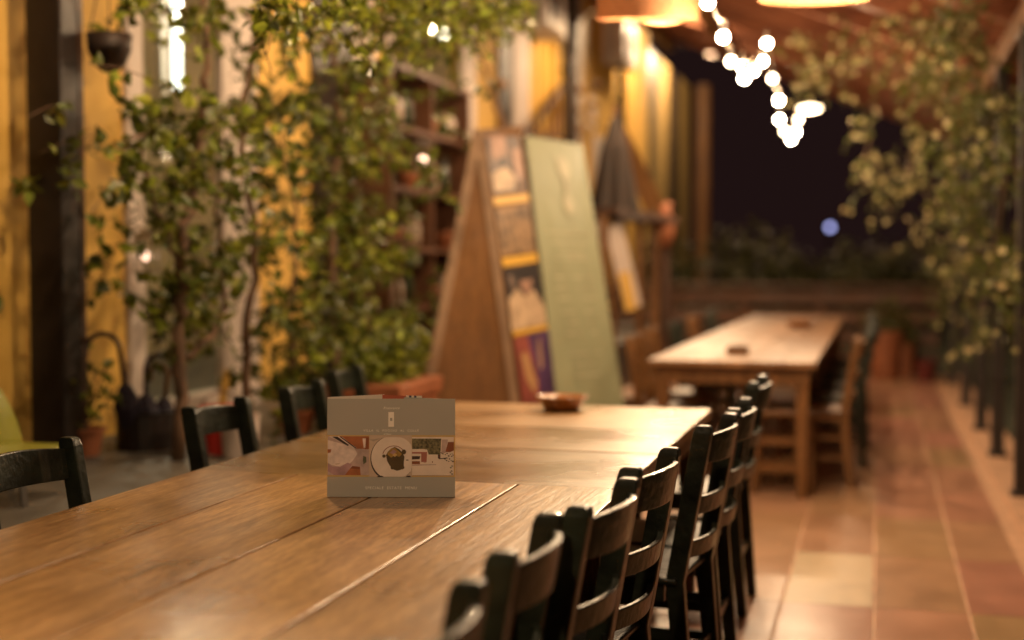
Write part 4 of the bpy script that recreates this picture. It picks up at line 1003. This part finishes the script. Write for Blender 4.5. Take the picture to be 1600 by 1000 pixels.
# wrought-iron bracket and straw bundle on facade
a_ = hx(832, 212, -3.3); 
wb = thing('iron_bracket', a_, 'dark decorative triangular iron bracket on the yellow wall above the banner', 'bracket')
q = MB(); p1, p2, p3 = hx(822, 215, -3.35), hx(880, 215, -3.5), hx(880, 132, -3.5)
q.beam(p1, p2, .03, .05); q.beam(p1, p3, .03, .05); q.beam(p2, p3, .03, .05); q.build('frame', M['dark_wood'], wb)
q = MB()
for k in range(1, 6):
    q = MB(); s_ = p1.lerp(p2, k / 6); e_ = p1.lerp(p3, k / 6); q.tube([s_, s_.lerp(e_, .5) + Vector((0, .06, 0)), e_], .025, 6); q.build('scrollwork', M['brown_wood'], wb)
bb = thing('carved_board', hx(760, 200, -3.2), 'rough brown wooden board leaning above the sign board', 'board')
q = MB(); q.beam(hx(790, 212, -3.0), hx(757, 108, -3.3), .17, .05, up=(1, 0, 0), taper=.6); q.build('plank', M['ply'], bb, bevel=.01)
q = MB(); q.ball(hx(780, 132, -3.1), .07, 10, sz=.6); q.build('knob', M['brown_wood'], bb, smooth=True)
wh = hx(905, 165, -3.5)
hb2 = thing('wall_hanging', wh, 'pale dried garland hung on the yellow wall right of the iron bracket', 'garland')
q = MB()
for k in range(18): q.ball(hx(892 + 40 * random.random(), 130 + 90 * random.random(), -3.48), random.uniform(.03, .06), 6, mi=k % 2)
q.build('dried_flowers', [M['white'], M['brown_wood']], hb2, smooth=True)['kind'] = 'stuff'

# pots near the far end
for (px, py, z, r_, h_, lb) in ((1382, 585, 15.3, .20, .55, 'tall terracotta pot at the far end of the terrace, left of the pair'), (1412, 586, 15.4, .13, .42, 'slimmer terracotta pot at the far end of the terrace')):
    c = dp(px, 560, z); c.z = 0.004
    pot_plant('potted_plant', tuple(c), r_, h_, 90, .3, lb, mats=(M['leaf_dark'], M['leaf_dark']), tall=.4, L=.1)
c = dp(1447, 560, 15.0); c.z = .004
q = MB(); q.lathe(c, [(.09, 0), (.12, .22), (.13, .23), (.11, .23), (.08, .02), (.001, .02)], 16)
tag(q.build('red_pot', flat('red_glaze', (.10, .012, .008), .5)), 'dark red pot by the far black posts', 'pot')

# ------------------------------------------------------------------ lamps
def wicker_mat():
    m, nt, p = _nt('wicker_weave'); N = nt.nodes
    tc = N.new('ShaderNodeTexCoord'); 
    w1 = N.new('ShaderNodeTexWave'); w1.bands_direction = 'Z'; w1.inputs['Scale'].default_value = 22; w1.inputs['Distortion'].default_value = 2; w1.inputs['Detail'].default_value = 3
    n1 = N.new('ShaderNodeTexNoise'); n1.inputs['Scale'].default_value = 40
    lin(nt, tc.outputs['Object'], w1.inputs['Vector']); lin(nt, tc.outputs['Object'], n1.inputs['Vector'])
    rp = N.new('ShaderNodeValToRGB'); rp.color_ramp.elements[0].color = (.26, .10, .035, 1); rp.color_ramp.elements[1].color = (.55, .28, .12, 1)
    mx = N.new('ShaderNodeMath'); mx.operation = 'MULTIPLY'; lin(nt, w1.outputs['Fac'], mx.inputs[0]); lin(nt, n1.outputs[0], mx.inputs[1])
    mu = N.new('ShaderNodeMath'); mu.operation = 'MULTIPLY'; mu.inputs[1].default_value = 1.8; lin(nt, mx.outputs[0], mu.inputs[0]); lin(nt, mu.outputs[0], rp.inputs[0])
    lin(nt, rp.outputs[0], p.inputs['Base Color']); p.inputs['Roughness'].default_value = .7
    b = N.new('ShaderNodeBump'); b.inputs['Strength'].default_value = .8; b.inputs['Distance'].default_value = .01; lin(nt, mx.outputs[0], b.inputs['Height']); lin(nt, b.outputs[0], p.inputs['Normal'])
    tr = N.new('ShaderNodeBsdfTranslucent'); lin(nt, rp.outputs[0], tr.inputs[0]); ms = N.new('ShaderNodeMixShader'); ms.inputs[0].default_value = .2
    lin(nt, p.outputs[0], ms.inputs[1]); lin(nt, tr.outputs[0], ms.inputs[2]); lin(nt, ms.outputs[0], N['Material Output'].inputs[0])
    return m
M['wicker'] = wicker_mat()
M['bulb'] = emit('warm_bulb', (1, .72, .42), 12)
def pendant(c, r, power, label, h=.24, tilt=0.0):
    c = Vector(c)
    t0 = thing('pendant_lamp', c, label, 'pendant lamp', 'wicker pendant lamps')
    q = MB(); q.lathe(c, [(r, 0), (r * .97, h * .5), (r * .80, h), (r * .3, h + .02), (r * .3, h + .01), (r * .78, h - .012), (r * .95, h * .5), (r * .98, 0)], 40, closed=True); q.build('lamp_shade', M['wicker'], t0, smooth=False)
    q = MB(); q.tube([c + Vector((0, 0, h + .02)), Vector((c.x, c.y, zr(c.x) + .05))], .005, 6); q.tube([c + Vector((0, 0, .13)), c + Vector((0, 0, h + .02))], .02, 10); q.build('cord', M['rope'], t0)
    q = MB(); q.ball(c + Vector((0, 0, .09)), .04, 10); q.build('bulb', M['bulb'], t0, smooth=True)
    if tilt: t0.rotation_euler = Matrix.Rotation(tilt, 3, _rt).to_euler()
    lamp(c + Vector((0, 0, .035)), power, WARM, .045)
c1 = dp(1012, 30, 5.9); pendant(c1, .228, 50, 'wicker drum lampshade hanging at the top centre above the crosswise table', tilt=R(9))
c2_ = dp(1272, 0, 5.5); pendant(c2_, .225, 46, 'wicker lampshade cut by the top edge, right of the string lights', tilt=R(5))
pendant((-0.65, 0.8, 2.4), .22, 98, 'added unseen wicker lampshade lighting the near table and menu card')  # lamp added above the frame to brighten the near table and card
pendant((-2.1, 4.3, 3.05), .22, 130, 'added unseen wicker lampshade lighting the left chairs and wall')  # this and the next three: unseen lamps added to light the wall
pendant((-1.9, 8.0, 3.35), .22, 170, 'added unseen wicker lampshade above the sign boards, lighting the wall')
pendant((-1.75, 10.5, 3.31), .2, 250, 'added wicker lampshade hidden behind the central one, lighting the facade')
pendant((-2.3, 14.6, 4.0), .2, 230, 'added unseen wicker lampshade lighting the far facade')

for y_, pw_, lb in ((19.2, 420, 'added unseen hooded lamp high on the facade past the roof end'), (23.4, 380, 'second added unseen hooded lamp farther along the facade')):  # lamps added out of sight above the roof line to brighten the far wall
    c = Vector((-2.75, y_, 4.95)); t0 = thing('added_facade_lamp', c, lb, 'added lamp', 'added unseen lamps on the facade')
    q = MB(); q.lathe(c, [(.16, 0), (.10, .10), (.03, .13), (.02, .12), (.09, .09), (.15, 0)], 20, closed=True); q.build('hood', M['black'], t0)
    q = MB(); q.tube([c + Vector((0, 0, .12)), c + Vector((0, 0, .2)), Vector((XW, y_, 5.1))], .012, 6); q.build('arm', M['black'], t0)
    q = MB(); q.ball(c + Vector((0, 0, .04)), .035, 8); q.build('bulb', M['bulb'], t0, smooth=True)
    lamp(c - Vector((0, 0, .03)), pw_, WARM, .06)
# string lights
SLt = thing('string_lights', dp(1190, 100, 7), 'zigzag string of glowing globe bulbs hanging under the roof', 'string lights')
bulbs = [(1103, -60, 4.6), (1106, 4, 5.0), (1130, 58, 5.6), (1142, 96, 6.1), (1163, 122, 6.5), (1160, 104, 6.8), (1178, 110, 7.0), (1191, 96, 7.2), (1198, 68, 7.4), (1207, 123, 8.2), (1217, 157, 8.8), (1218, 187, 9.6), (1226, 205, 10.2), (1236, 218, 10.8), (1243, 206, 11.2), (1247, 187, 11.6)]
q = MB(); pts = []
P_ = [dp(*b_) for b_ in bulbs]
for i in range(len(P_) - 1):
    a_, b_ = P_[i] + Vector((0, 0, .07)), P_[i + 1] + Vector((0, 0, .07))
    for k in range(4):
        f_ = k / 4; pts.append(a_.lerp(b_, f_) - Vector((0, 0, .05 * math.sin(math.pi * f_))))
pts.append(P_[-1] + Vector((0, 0, .07))); q.tube(pts, .006, 5); q.build('cable', M['cord_lit'], SLt)
M['globe'] = emit('globe_bulb', (1, .80, .55), 95); M['globe_dim'] = emit('globe_bulb_dim', (1, .74, .45), 22)
for i, b_ in enumerate(P_):
    q = MB(); q.ball(b_, .024, 8); bo = q.build('bulb', M['globe'] if i % 3 else M['globe_dim'], SLt, smooth=True)
    q = MB(); q.tube([b_ + Vector((0, 0, .028)), b_ + Vector((0, 0, .07))], .014, 7); q.build('socket', M['black'], bo)
for i in (2, 6, 10, 14): lamp(P_[i] - Vector((0, 0, .05)), 62, (1, .70, .42), .06)
c = dp(1265, 175, 11.5)
q = MB(); q.lathe(c, [(.02, 0), (.09, .015), (.10, .04), (.02, .06)], 16)
tag(q.build('roof_spotlight', emit('spot_glow', (1, .72, .42), 9), smooth=True), 'flat oval glowing light fixed under the roof right of the bulb cluster', 'light')
lamp(c - Vector((0, .05, .1)), 40, (1, .6, .32), .06)
